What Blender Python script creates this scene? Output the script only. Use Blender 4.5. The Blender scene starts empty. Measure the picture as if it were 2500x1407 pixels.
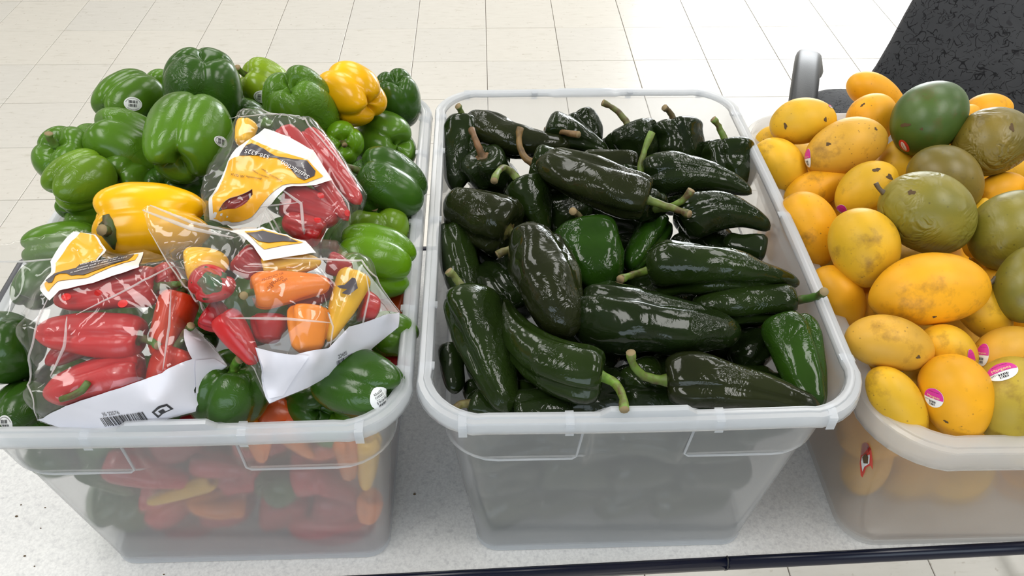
import bpy, bmesh, math, random
import numpy as np
from mathutils import Vector, Matrix, noise
from mathutils.bvhtree import BVHTree
from mathutils.geometry import delaunay_2d_cdt

PI = math.pi
D = bpy.data
SC = bpy.context.scene
COL = SC.collection

# ------------------------------------------------------------------ camera
F, PIT, ROL, YAW = 1955.0156, 0.753826743, 0.0131861249, 0.0429970598
CAM = np.array([-0.014768743, -3.05003912, 1.57955981])
_fw = np.array([math.sin(YAW)*math.cos(PIT), math.cos(YAW)*math.cos(PIT), -math.sin(PIT)])
_r = np.array([math.cos(YAW), -math.sin(YAW), 0.0])
_u = np.cross(_r, _fw)
RT = math.cos(ROL)*_r + math.sin(ROL)*_u
UP = -math.sin(ROL)*_r + math.cos(ROL)*_u
FW = _fw
cd = D.cameras.new('camera'); cam = D.objects.new('camera', cd); COL.objects.link(cam)
cd.sensor_width = 36.0; cd.lens = F/2500*36.0; cd.clip_start = 0.05; cd.clip_end = 60
cam.matrix_world = Matrix(((RT[0], UP[0], -FW[0], CAM[0]), (RT[1], UP[1], -FW[1], CAM[1]),
                           (RT[2], UP[2], -FW[2], CAM[2]), (0, 0, 0, 1)))
SC.camera = cam

# ------------------------------------------------------------------ world, light, exposure
SC.view_settings.view_transform = 'Standard'
SC.view_settings.look = 'None'
SC.view_settings.gamma = 1.0
SC.view_settings.use_curve_mapping = False
SC.view_settings.exposure = 0.045
SC.cycles.max_bounces = 14
SC.cycles.diffuse_bounces = 4
SC.cycles.glossy_bounces = 3
SC.cycles.transmission_bounces = 10
SC.cycles.transparent_max_bounces = 28
SC.cycles.caustics_reflective = False
SC.cycles.caustics_refractive = False
SC.cycles.sample_clamp_indirect = 4.0
W = D.worlds.new('world'); SC.world = W; W.use_nodes = True
W.node_tree.nodes['Background'].inputs[0].default_value = (0.75, 0.86, 1.0, 1)
W.node_tree.nodes['Background'].inputs[1].default_value = 1.0

def area(name, loc, sx, sy, power, colr, rot):
    l = D.lights.new(name, 'AREA'); l.shape = 'RECTANGLE'; l.size = sx; l.size_y = sy
    l.energy = power; l.color = colr
    o = D.objects.new(name, l); COL.objects.link(o); o.location = loc; o.rotation_euler = rot
    return o
CEIL = 2.85
for lx in (-2.6, -0.7, 1.2, 3.1):
    for ly in (-3.0, -1.1, 0.8, 2.9):
        area('fluorescent_lamp', (lx, ly, CEIL-0.045), 0.56, 1.16, 19.0 if ly < -2 else 13.5, (1.0, 0.98, 0.945), (0, 0, 0))
# daylight entering by the window in the far wall and by the one behind the viewer
area('daylight_far', (3.15, 4.42, 1.55), 3.0, 1.9, 200, (0.93, 0.97, 1.0), (PI/2, 0, PI))
area('daylight_rear', (-0.4, -5.45, 1.6), 2.6, 1.4, 34, (0.72, 0.86, 1.0), (PI/2, 0, 0))

# ------------------------------------------------------------------ helpers
def ray(px, py):
    d = FW + RT*(px-1250)/F - UP*(py-703.5)/F
    return d
def at(px, py, z):
    d = ray(px, py); t = (z-CAM[2])/d[2]; return CAM+d*t
def aty(px, py, y):
    d = ray(px, py); t = (y-CAM[1])/d[1]; return CAM+d*t
def ppm(P):
    return F/((np.asarray(P)-CAM) @ FW)
def camdir(x, y, z):
    v = x*RT+y*UP-z*FW
    return v/np.linalg.norm(v)
def nrm(v):
    v = np.asarray(v, float); return v/max(1e-12, np.linalg.norm(v))

def mesh_obj(name, V, Fc, m=None, parent=None, origin=None, smooth=True, sharp=None):
    V = np.asarray(V, float).reshape(-1, 3)
    if parent is not None:
        pl = np.array(parent['_o'])
        o0 = pl
        org = pl
    else:
        org = np.array(origin) if origin is not None else V.mean(0)
    me = D.meshes.new(name)
    me.from_pydata([tuple(v) for v in (V-org)], [], [tuple(int(i) for i in f) for f in Fc])
    if smooth:
        me.polygons.foreach_set('use_smooth', [True]*len(me.polygons))
    if sharp: me.set_sharp_from_angle(angle=math.radians(sharp))
    me.update()
    if m is not None:
        for mm in (m if isinstance(m, (list, tuple)) else [m]):
            me.materials.append(mm)
    o = D.objects.new(name, me); COL.objects.link(o)
    if parent is None:
        o.location = org
    else:
        o.parent = parent
    o['_o'] = [float(x) for x in org]
    return o

def tag(o, label, cat, group=None):
    o['label'] = label; o['category'] = cat
    if group: o['group'] = group
    return o
def struct(o):
    o['kind'] = 'structure'; return o

def empty(name, loc):
    o = D.objects.new(name, None); COL.objects.link(o); o.location = [float(x) for x in loc]
    o['_o'] = [float(x) for x in loc]; o.empty_display_size = 0.05
    return o

def box(c, s, rz=0.0):
    c = np.asarray(c, float); s = np.asarray(s, float)/2
    V = np.array([[x, y, z] for x in (-1, 1) for y in (-1, 1) for z in (-1, 1)])*s
    if rz:
        R = np.array([[math.cos(rz), -math.sin(rz), 0], [math.sin(rz), math.cos(rz), 0], [0, 0, 1]]); V = V @ R.T
    return V+c, [(0, 1, 3, 2), (4, 6, 7, 5), (0, 4, 5, 1), (2, 3, 7, 6), (0, 2, 6, 4), (1, 5, 7, 3)]

def bevel_obj(o, w=0.004, seg=2):
    b = o.modifiers.new('bevel', 'BEVEL'); b.width = w; b.segments = seg; b.limit_method = 'ANGLE'
    return o

def grid_faces(nu, nv, closed_u=True):
    Fc = []
    for j in range(nv-1):
        for i in range(nu if closed_u else nu-1):
            i2 = (i+1) % nu
            Fc.append((j*nu+i, j*nu+i2, (j+1)*nu+i2, (j+1)*nu+i))
    return Fc

def tube(P, R, n=10, cap=True):
    """swept tube along points P with radii R"""
    P = np.asarray(P, float); m = len(P)
    T = np.gradient(P, axis=0); T /= np.linalg.norm(T, axis=1)[:, None]
    a = np.cross(T[0], [0, 0, 1.0])
    if np.linalg.norm(a) < 1e-3: a = np.cross(T[0], [0, 1.0, 0])
    a = nrm(a); V = []
    for k in range(m):
        a = nrm(a-T[k]*(a @ T[k])); b = np.cross(T[k], a)
        for i in range(n):
            t = 2*PI*i/n; V.append(P[k]+R[k]*(math.cos(t)*a+math.sin(t)*b))
    Fc = grid_faces(n, m)
    if cap:
        Fc.append(tuple(range(n-1, -1, -1))); Fc.append(tuple((m-1)*n+i for i in range(n)))
    return np.array(V), Fc
def bez(P0, P1, P2, n):
    t = np.linspace(0, 1, n)[:, None]
    return (1-t)**2*P0+2*t*(1-t)*P1+t*t*P2
def join(parts):
    V = []; Fc = []; o = 0
    for v, f in parts:
        V.append(np.asarray(v)); Fc += [tuple(i+o for i in q) for q in f]; o += len(v)
    return np.concatenate(V), Fc

# ------------------------------------------------------------------ materials
class NT:
    def __init__(s, name):
        s.m = D.materials.new(name); s.m.use_nodes = True; s.t = s.m.node_tree; s.t.nodes.clear()
        s.out = s.t.nodes.new('ShaderNodeOutputMaterial')
    def n(s, typ, **kw):
        x = s.t.nodes.new('ShaderNode'+typ)
        for k, v in kw.items():
            if k.startswith('i_'):
                key = k[2:]
                x.inputs[int(key) if key.isdigit() else key.replace('_', ' ')].default_value = v
            else: setattr(x, k, v)
        return x
    def l(s, a, b): s.t.links.new(a, b)
    def surf(s, sh): s.l(sh, s.out.inputs['Surface']); return s.m
    def ramp(s, fac, stops):
        r = s.n('ValToRGB'); e = r.color_ramp.elements
        while len(e) < len(stops): e.new(0.5)
        for k, (p, c) in enumerate(stops):
            e[k].position = p; e[k].color = c if len(c) == 4 else (*c, 1)
        s.l(fac, r.inputs[0]); return r.outputs[0]
    def noise(s, scale, detail=3, rough=0.55, vec=None, dist=0.0):
        x = s.n('TexNoise', i_Scale=scale, i_Detail=detail, i_Roughness=rough, i_Distortion=dist)
        if vec is not None: s.l(vec, x.inputs['Vector'])
        return x.outputs['Fac']
    def mix(s, a, b, fac, mode='MIX'):
        x = s.n('Mix', data_type='RGBA', blend_type=mode)
        for v, i in ((fac, 0), (a, 6), (b, 7)):
            if hasattr(v, 'is_linked'): s.l(v, x.inputs[i])
            else: x.inputs[i].default_value = v if i == 0 or len(v) == 4 else (*v, 1)
        return x.outputs[2]
    def math(s, op, a, b=0.0):
        x = s.n('Math', operation=op)
        for v, i in ((a, 0), (b, 1)):
            if hasattr(v, 'is_linked'): s.l(v, x.inputs[i])
            else: x.inputs[i].default_value = v
        return x.outputs[0]
    def bump(s, h, strength, dist=0.002, prev=None):
        x = s.n('Bump', i_Distance=dist)
        if hasattr(strength, 'is_linked'): s.l(strength, x.inputs['Strength'])
        else: x.inputs['Strength'].default_value = strength
        s.l(h, x.inputs['Height'])
        if prev is not None: s.l(prev, x.inputs['Normal'])
        return x.outputs[0]
    def obj(s): return s.n('TexCoord').outputs['Object']
    def geo(s): return s.n('NewGeometry').outputs['Position']

def simple(name, c, rough=0.5, coat=0.0, metal=0.0, spec=0.5):
    t = NT(name); b = t.n('BsdfPrincipled'); b.inputs['Base Color'].default_value = (*c, 1)
    b.inputs['Roughness'].default_value = rough; b.inputs['Metallic'].default_value = metal
    b.inputs['Coat Weight'].default_value = coat; b.inputs['Specular IOR Level'].default_value = spec
    return t.surf(b.outputs[0])

def skin_mat(name, rough, coat, var, wr_scale, fine, lump=0.0, spots=None, spec=.5, wdist=.006):
    """vegetable skin: the hue comes from the object colour, varied by noise"""
    t = NT(name); oi = t.n('ObjectInfo'); co = t.obj()
    off = t.n('VectorMath', operation='ADD'); t.l(co, off.inputs[0])
    cr = t.n('CombineXYZ')
    for k in range(3): t.l(t.math('MULTIPLY', oi.outputs['Random'], 7.0+3*k), cr.inputs[k])
    t.l(cr.outputs[0], off.inputs[1]); v = off.outputs[0]
    n1 = t.noise(14, 3, .5, v)
    dark = t.mix(oi.outputs['Color'], (0.35, 0.4, 0.35), 1.0, 'MULTIPLY')
    lite = t.mix(oi.outputs['Color'], var, 1.0, 'MULTIPLY')
    f = t.ramp(n1, [(0.3, (0, 0, 0)), (0.7, (1, 1, 1))])
    base = t.mix(dark, lite, f)
    base = t.mix(oi.outputs['Color'], base, 0.55)
    if spots:
        vo = t.n('TexVoronoi', i_Scale=spots[0]); t.l(v, vo.inputs['Vector'])
        m1 = t.ramp(vo.outputs['Distance'], [(0.05, (1, 1, 1)), (0.16, (0, 0, 0))])
        m2 = t.ramp(t.noise(22, 2, .5, v), [(0.46, (0, 0, 0)), (0.58, (1, 1, 1))])
        base = t.mix(base, spots[1], t.math('MULTIPLY', t.math('MULTIPLY', m1, m2), .7))
        m3 = t.ramp(t.noise(30, 5, .65, v), [(0.54, (0, 0, 0)), (0.70, (1, 1, 1))])
        base = t.mix(base, spots[2], t.math('MULTIPLY', m3, .6))
    b = t.n('BsdfPrincipled', i_Roughness=rough, i_Coat_Weight=coat, i_Coat_Roughness=0.08, i_Specular_IOR_Level=spec)
    t.l(base, b.inputs['Base Color'])
    wr = t.n('Attribute', attribute_type='OBJECT', attribute_name='wrinkle').outputs['Fac']
    nb = None
    if lump: nb = t.bump(t.noise(26, 3, .5, v, .6), lump, 0.006)
    rid = t.n('TexNoise', i_Scale=wr_scale, i_Detail=3.0, i_Roughness=.55, i_Distortion=1.2); t.l(v, rid.inputs['Vector'])
    rr = t.math('ABSOLUTE', t.math('SUBTRACT', rid.outputs['Fac'], .5))
    msk = t.ramp(t.noise(18, 2, .5, v), [(0.42, (0, 0, 0)), (0.62, (1, 1, 1))])
    nb = t.bump(t.math('MULTIPLY', rr, msk), wr, wdist, nb)
    nb = t.bump(t.noise(240, 2, .5, v), fine, 0.0008, nb)
    t.l(nb, b.inputs['Normal']); t.l(nb, b.inputs['Coat Normal'])
    return t.surf(b.outputs[0])

M = {}
M['bell'] = skin_mat('bell_skin', .22, .0, (1.35, 1.4, 1.1), 75, .10, spec=.36)
M['mini'] = skin_mat('mini_skin', .28, .0, (1.2, 1.25, 1.1), 60, .12)
M['poblano'] = skin_mat('poblano_skin', .11, .0, (1.2, 1.3, 1.0), 60, .10, lump=.32, spec=.30)
M['mango'] = skin_mat('mango_skin', .45, .0, (1.12, 1.08, .9), 40, .15, spec=.3, spots=(150, (.12, .06, .02), (.16, .075, .02)))
M['olive'] = skin_mat('olive_skin', .38, .0, (1.4, 1.15, .7), 24, .15, wdist=.016, spots=(120, (.06, .05, .01), (.10, .07, .015)))

def stem_mat():
    t = NT('stem_skin'); v = t.obj(); oi = t.n('ObjectInfo')
    c = t.mix(oi.outputs['Color'], (.085, .05, .018), t.ramp(t.noise(60, 3, .6, v), [(.42, (0, 0, 0)), (.66, (1, 1, 1))]))
    b = t.n('BsdfPrincipled', i_Roughness=.5); t.l(c, b.inputs['Base Color'])
    t.l(t.bump(t.noise(150, 2, .5, v), .5, .001), b.inputs['Normal'])
    return t.surf(b.outputs[0])
M['stem'] = stem_mat()
M['cut'] = simple('stem_cut', (.27, .20, .10), .85)
M['scar'] = simple('scar', (.095, .055, .02), .8)

def frost(name, haze_col, haze, blur, rough, edge=.12):
    t = NT(name)
    tb = t.n('BsdfTransparent'); tb.inputs[0].default_value = (.985, .985, .985, 1)
    rf = t.n('BsdfRefraction', i_Roughness=.16, i_IOR=1.02); rf.inputs[0].default_value = (.985, .985, .985, 1)
    m1 = t.n('MixShader', i_0=blur); t.l(tb.outputs[0], m1.inputs[1]); t.l(rf.outputs[0], m1.inputs[2])
    df = t.n('BsdfDiffuse'); df.inputs[0].default_value = (*haze_col, 1)
    tl = t.n('BsdfTranslucent'); tl.inputs[0].default_value = (*haze_col, 1)
    m2 = t.n('MixShader', i_0=.5); t.l(df.outputs[0], m2.inputs[1]); t.l(tl.outputs[0], m2.inputs[2])
    m3 = t.n('MixShader'); t.l(m1.outputs[0], m3.inputs[1]); t.l(m2.outputs[0], m3.inputs[2])
    lw = t.n('LayerWeight', i_Blend=.35)
    hz = t.math('ADD', t.math('MULTIPLY', lw.outputs['Facing'], edge), haze); t.l(hz, m3.inputs[0])
    gl = t.n('BsdfGlossy', i_Roughness=rough)
    fc = t.n('LayerWeight', i_Blend=.5).outputs['Facing']; f2 = t.math('ADD', t.math('MULTIPLY', t.math('POWER', fc, 4.0), .6), .025)
    m4 = t.n('MixShader'); t.l(f2, m4.inputs[0]); t.l(m3.outputs[0], m4.inputs[1]); t.l(gl.outputs[0], m4.inputs[2])
    return t.surf(m4.outputs[0])
M['frost'] = frost('frosted_plastic', (.90, .92, .95), .275, .38, .16)
M['frost_rim'] = frost('frosted_rim', (.92, .95, .99), .48, .10, .16)
M['frost_warm'] = frost('frosted_plastic_warm', (.88, .83, .79), .27, .35, .14)
M['frost_warm_rim'] = frost('frosted_rim_warm', (.93, .92, .90), .48, .10, .12)

def film():
    t = NT('clear_film')
    v = t.geo()
    bmp = t.bump(t.noise(22, 1, .5, v, .8), .22, .01)
    tb = t.n('BsdfTransparent'); tb.inputs[0].default_value = (1, 1, 1, 1)
    df = t.n('BsdfDiffuse'); df.inputs[0].default_value = (.95, .94, .94, 1)
    tl = t.n('BsdfTranslucent'); tl.inputs[0].default_value = (.95, .94, .94, 1)
    m0 = t.n('MixShader', i_0=.5); t.l(df.outputs[0], m0.inputs[1]); t.l(tl.outputs[0], m0.inputs[2])
    m1 = t.n('MixShader', i_0=.05); t.l(tb.outputs[0], m1.inputs[1]); t.l(m0.outputs[0], m1.inputs[2])
    gl = t.n('BsdfGlossy', i_Roughness=.07); t.l(bmp, gl.inputs['Normal'])
    lw = t.n('LayerWeight', i_Blend=.5); t.l(bmp, lw.inputs['Normal'])
    m2 = t.n('MixShader'); t.l(t.math('ADD', t.math('MULTIPLY', t.math('POWER', lw.outputs['Facing'], 4.0), .7), .05), m2.inputs[0]); t.l(m1.outputs[0], m2.inputs[1]); t.l(gl.outputs[0], m2.inputs[2])
    return t.surf(m2.outputs[0])
M['film'] = film()
M['fold_glint'] = frost('film_fold_glint', (.97, .96, .96), .42, 0.0, .08)  # folded film whitened so lamp highlights on the creases show as painted streaks
M['p_white'] = simple('print_white', (.80, .78, .75), .3, .3)
M['p_paper'] = simple('paper_white', (.74, .73, .80), .4, .2)
M['p_yellow'] = simple('print_yellow', (.88, .42, .02), .3, .3)
M['p_dark'] = simple('print_charcoal', (.06, .05, .06), .35, .3)
M['ink'] = simple('ink_black', (.02, .02, .025), .6)
M['ink_red'] = simple('ink_red', (.16, .015, .01), .6)
M['st_white'] = simple('sticker_white', (.82, .84, .84), .35)
M['st_pink'] = simple('sticker_magenta', (.62, .03, .30), .35)
M['st_red'] = simple('sticker_red', (.62, .05, .03), .35)
M['st_cream'] = simple('sticker_cream', (.85, .72, .35), .4)

def floor_mat():
    t = NT('vinyl_tile'); v = t.geo(); oi = t.n('ObjectInfo')
    mp = t.n('Mapping'); mp.inputs['Scale'].default_value = (14, 60, 14); t.l(v, mp.inputs['Vector'])
    n = t.noise(1.0, 4, .6, mp.outputs[0])
    c = t.ramp(n, [(.27, (.58, .55, .49)), (.40, (.675, .65, .60)), (.65, (.70, .675, .625))])
    sp = t.ramp(t.noise(55, 3, .5, v), [(.66, (0, 0, 0)), (.74, (1, 1, 1))])
    c = t.mix(c, (.42, .37, .31), t.math('MULTIPLY', sp, .55))
    rv = t.ramp(oi.outputs['Random'], [(0, (.955, .955, .96)), (1, (1.0, .99, .975))])
    c = t.mix(c, rv, 1.0, 'MULTIPLY')
    b = t.n('BsdfPrincipled', i_Roughness=.27); t.l(c, b.inputs['Base Color'])
    t.l(t.bump(t.noise(9, 2, .5, v), .05, .01), b.inputs['Normal'])
    return t.surf(b.outputs[0])
M['tile'] = floor_mat()
M['grout'] = simple('tile_joint', (.16, .13, .10), .8)

def table_mat():
    t = NT('speckled_laminate'); v = t.geo()
    n = t.ramp(t.noise(170, 3, .6, v), [(.32, (.68, .68, .68)), (.45, (.79, .79, .78)), (.7, (.83, .83, .82))])
    n2 = t.ramp(t.noise(420, 2, .5, v), [(.4, (.90, .90, .905)), (.6, (1, 1, 1))])
    b = t.n('BsdfPrincipled', i_Roughness=.45); t.l(t.mix(n, n2, 1.0, 'MULTIPLY'), b.inputs['Base Color'])
    return t.surf(b.outputs[0])
M['laminate'] = table_mat()
M['navy'] = simple('navy_edge', (.005, .007, .022), .22, .0, 0, .35)
M['black'] = simple('black_plastic', (.02, .02, .022), .4)
M['grey_metal'] = simple('grey_metal', (.25, .25, .26), .4, 0, .8)

def armrest_mat():
    t = NT('armrest_polymer'); v = t.obj()
    b = t.n('BsdfPrincipled', i_Roughness=.42); b.inputs['Base Color'].default_value = (.028, .029, .032, 1)
    t.l(t.bump(t.noise(400, 2, .5, v), .25, .0008), b.inputs['Normal'])
    return t.surf(b.outputs[0])
M['armrest'] = armrest_mat()

def fabric():
    t = NT('patterned_fabric'); v = t.obj()
    lines = None
    for k in range(4):
        mp = t.n('Mapping'); mp.inputs['Rotation'].default_value = (0.3*k, .9*k, .4*k)
        mp.inputs['Location'].default_value = (k*3.1, k*2.3, k*1.7); t.l(v, mp.inputs['Vector'])
        c1 = t.noise(34+5*k, 0, .5, mp.outputs[0], .4)
        ln = t.ramp(t.math('ABSOLUTE', t.math('SUBTRACT', c1, .5)), [(.011, (1, 1, 1)), (.019, (0, 0, 0))])
        mk = t.ramp(t.noise(52+6*k, 0, .5, mp.outputs[0]), [(.49, (0, 0, 0)), (.52, (1, 1, 1))])
        q = t.math('MULTIPLY', ln, mk)
        lines = q if lines is None else t.math('MAXIMUM', lines, q)
    base = t.ramp(t.noise(9, 2, .5, v), [(.3, (.050, .053, .060)), (.7, (.070, .073, .080))])
    bl = t.ramp(t.noise(40, 1, .5, v), [(.68, (0, 0, 0)), (.74, (1, 1, 1))])
    base = t.mix(base, (.03, .03, .036), t.math('MULTIPLY', bl, .8))
    c = t.mix(base, (.008, .008, .011), lines)
    b = t.n('BsdfPrincipled', i_Roughness=.9, i_Sheen_Weight=.1); t.l(c, b.inputs['Base Color'])
    t.l(t.bump(t.noise(700, 2, .6, v), .5, .001), b.inputs['Normal'])
    return t.surf(b.outputs[0])
M['fabric'] = fabric()
M['wall'] = simple('wall_paint', (.55, .54, .50), .85)
M['ceil'] = simple('ceiling_tile', (.40, .40, .39), .9)

# ------------------------------------------------------------------ room shell
def slab(name, x0, x1, y0, y1, z0, z1, m):
    v, f = box(((x0+x1)/2, (y0+y1)/2, (z0+z1)/2), (x1-x0, y1-y0, z1-z0))
    return mesh_obj(name, v, f, m, smooth=False)
T = .3048
RX0, RX1, RY0, RY1 = -4.2, 5.4, -5.6, 4.6
flo = struct(slab('floor', RX0, RX1, RY0, RY1, -.08, -.0035, M['grout']))
struct(slab('ceiling', RX0, RX1, RY0, RY1, CEIL, CEIL+.1, M['ceil']))
struct(slab('wall_left', RX0-.1, RX0, RY0, RY1, -.08, CEIL+.1, M['wall']))
struct(slab('wall_right', RX1, RX1+.1, RY0, RY1, -.08, CEIL+.1, M['wall']))
struct(slab('wall_back', RX0, RX1, RY1, RY1+.1, -.08, CEIL+.1, M['wall']))
struct(slab('wall_front', RX0, RX1, RY0-.1, RY0, -.08, CEIL+.1, M['wall']))
# tiles: one mesh, one object per tile in the part of the floor the photograph can show
def tile_mesh():
    bm = bmesh.new(); bmesh.ops.create_cube(bm, size=1)
    for v in bm.verts:
        v.co.x *= T-.0022; v.co.y *= T-.0022; v.co.z = v.co.z*.004-.002
    bmesh.ops.bevel(bm, geom=[e for e in bm.edges if all(v.co.z > -.001 for v in e.verts)], offset=.0012, segments=1, affect='EDGES')
    me = D.meshes.new('tile'); bm.to_mesh(me); bm.free(); me.materials.append(M['tile']); return me
tme = tile_mesh()
fo = np.array(flo['_o']); rnd = random.Random(4)
cells = [(i, j) for j in range(-9, 5) for i in range(-8, 12)]
cells = [c for c in cells if not (c[1] < -4 and (c[0] < -2))]
for i, j in cells[:300]:
    o = D.objects.new('tile', tme); COL.objects.link(o); o.parent = flo
    o.location = (i*T+T/2-fo[0], j*T+T/2-fo[1], rnd.uniform(-.0002, .0002)-fo[2])
inside = set(cells[:300])
bm = bmesh.new()
for j in range(-18, 15):
    for i in range(-14, 18):
        if (i, j) in inside: continue
        x, y = i*T, j*T
        if x < RX0 or x+T > RX1 or y < RY0 or y+T > RY1: continue
        vs = [bm.verts.new((x+a*(T-.0022)+.0011-fo[0], y+b*(T-.0022)+.0011-fo[1], -fo[2])) for a, b in ((0, 0), (1, 0), (1, 1), (0, 1))]
        bm.faces.new(vs)
me = D.meshes.new('tile_field'); bm.to_mesh(me); bm.free(); me.materials.append(M['tile'])
o = D.objects.new('tile_field', me); COL.objects.link(o); o.parent = flo; o['kind'] = 'stuff'

# ------------------------------------------------------------------ folding table
HT = .725
TROT = math.radians(1.45)
TX0, TX1, TYF, TD = -.74, 1.27, -2.607, .56
def tp(x, y):   # table-local: x along front edge, y back from the front edge
    return np.array([-.084+(x+.084)*math.cos(TROT)-y*math.sin(TROT), TYF+(x+.084)*math.sin(TROT)+y*math.cos(TROT)])
def tbox(x0, x1, y0, y1, z0, z1):
    v, f = box(((x0+x1)/2, (y0+y1)/2, (z0+z1)/2), (x1-x0, y1-y0, z1-z0))
    return np.array([[*tp(a, b), c] for a, b, c in v]), f
v, f = tbox(TX0, TX1, 0, TD, HT-.019, HT)
table = mesh_obj('folding_table', v, f, M['laminate'], origin=(*tp(.2, .38), 0.0), smooth=False)
tag(table, 'white speckled laminate folding table with a dark navy rim under the three bins', 'table')
def edge_profile():   # rounded T-moulding section (y out, z)
    return [(0, HT+.0006), (-.003, HT+.0012), (-.0065, HT-.0005), (-.009, HT-.005), (-.0098, HT-.010), (-.009, HT-.015), (-.006, HT-.019), (0, HT-.020)]
def molding(name, segs):
    prof = edge_profile(); V = []; Fc = []
    for (x0, x1) in segs:
        b = len(V); n = len(prof)
        for x in (x0, x1):
            for y, z in prof: V.append([*tp(x, y), z])
        for i in range(n-1): Fc.append((b+i, b+i+1, b+n+i+1, b+n+i))
        Fc.append((b+n-1, b, b+n, b+2*n-1))
        Fc.append(tuple(b+i for i in range(n-1, -1, -1))); Fc.append(tuple(b+n+i for i in range(n)))
    return mesh_obj(name, V, Fc, M['navy'], table)
jx = .257
molding('edge_band', [(TX0-.01, jx)])
molding('edge_band', [(jx+.0012, TX1+.01)])
v, f = tube([[*tp(jx-.0004, -.006), HT-.020], [*tp(jx-.0004, -.0105), HT-.010], [*tp(jx-.0004, -.005), HT+.0016], [*tp(jx-.0004, 0.0), HT+.0012]], [.0011]*4, 6)
mesh_obj('edge_joint', v, f, M['black'], table)
for (a, b, c, d) in ((TX0-.012, TX0, -.002, TD+.01), (TX1, TX1+.012, -.002, TD+.01), (TX0-.01, TX1+.01, TD, TD+.012)):
    v, f = tbox(a, b, c, d, HT-.019, HT+.0010); bevel_obj(mesh_obj('edge_band', v, f, M['navy'], table, smooth=False), .004)
for lx in (TX0+.16, TX1-.10):
    for ly in (.27, TD-.06):
        a = np.array([*tp(lx, ly), HT-.019]); b = np.array([*tp(lx, ly), 0.0])
        v, f = tube([a, b], [.013, .013], 12); mesh_obj('leg', v, f, M['grey_metal'], table)
    v, f = tube([[*tp(lx, .27), .12], [*tp(lx, TD-.06), .12]], [.010, .010], 10); mesh_obj('cross_bar', v, f, M['grey_metal'], table)
# crumbs on the bare laminate left of the first bin
rc = random.Random(8); prt = []
for (px, py) in ((51, 1233), (40, 1261), (99, 1290), (60, 1358), (84, 1383), (400, 1403), (1012, 1207), (110, 1240)):
    P = at(px, py, HT+.0006); s = rc.uniform(.0007, .0014)
    bm = bmesh.new(); bmesh.ops.create_icosphere(bm, subdivisions=1, radius=s)
    vv = [np.array(v.co)*np.array([1.5, .9, .5])+P for v in bm.verts]; ff = [[q.index for q in g.verts] for g in bm.faces]
    bm.free(); prt.append((vv, ff))
v, f = join(prt); cr = mesh_obj('crumbs', v, f, M['scar']); cr['kind'] = 'stuff'
tag(cr, 'dark crumbs scattered on the white table beside the left bin', 'crumbs')

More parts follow.
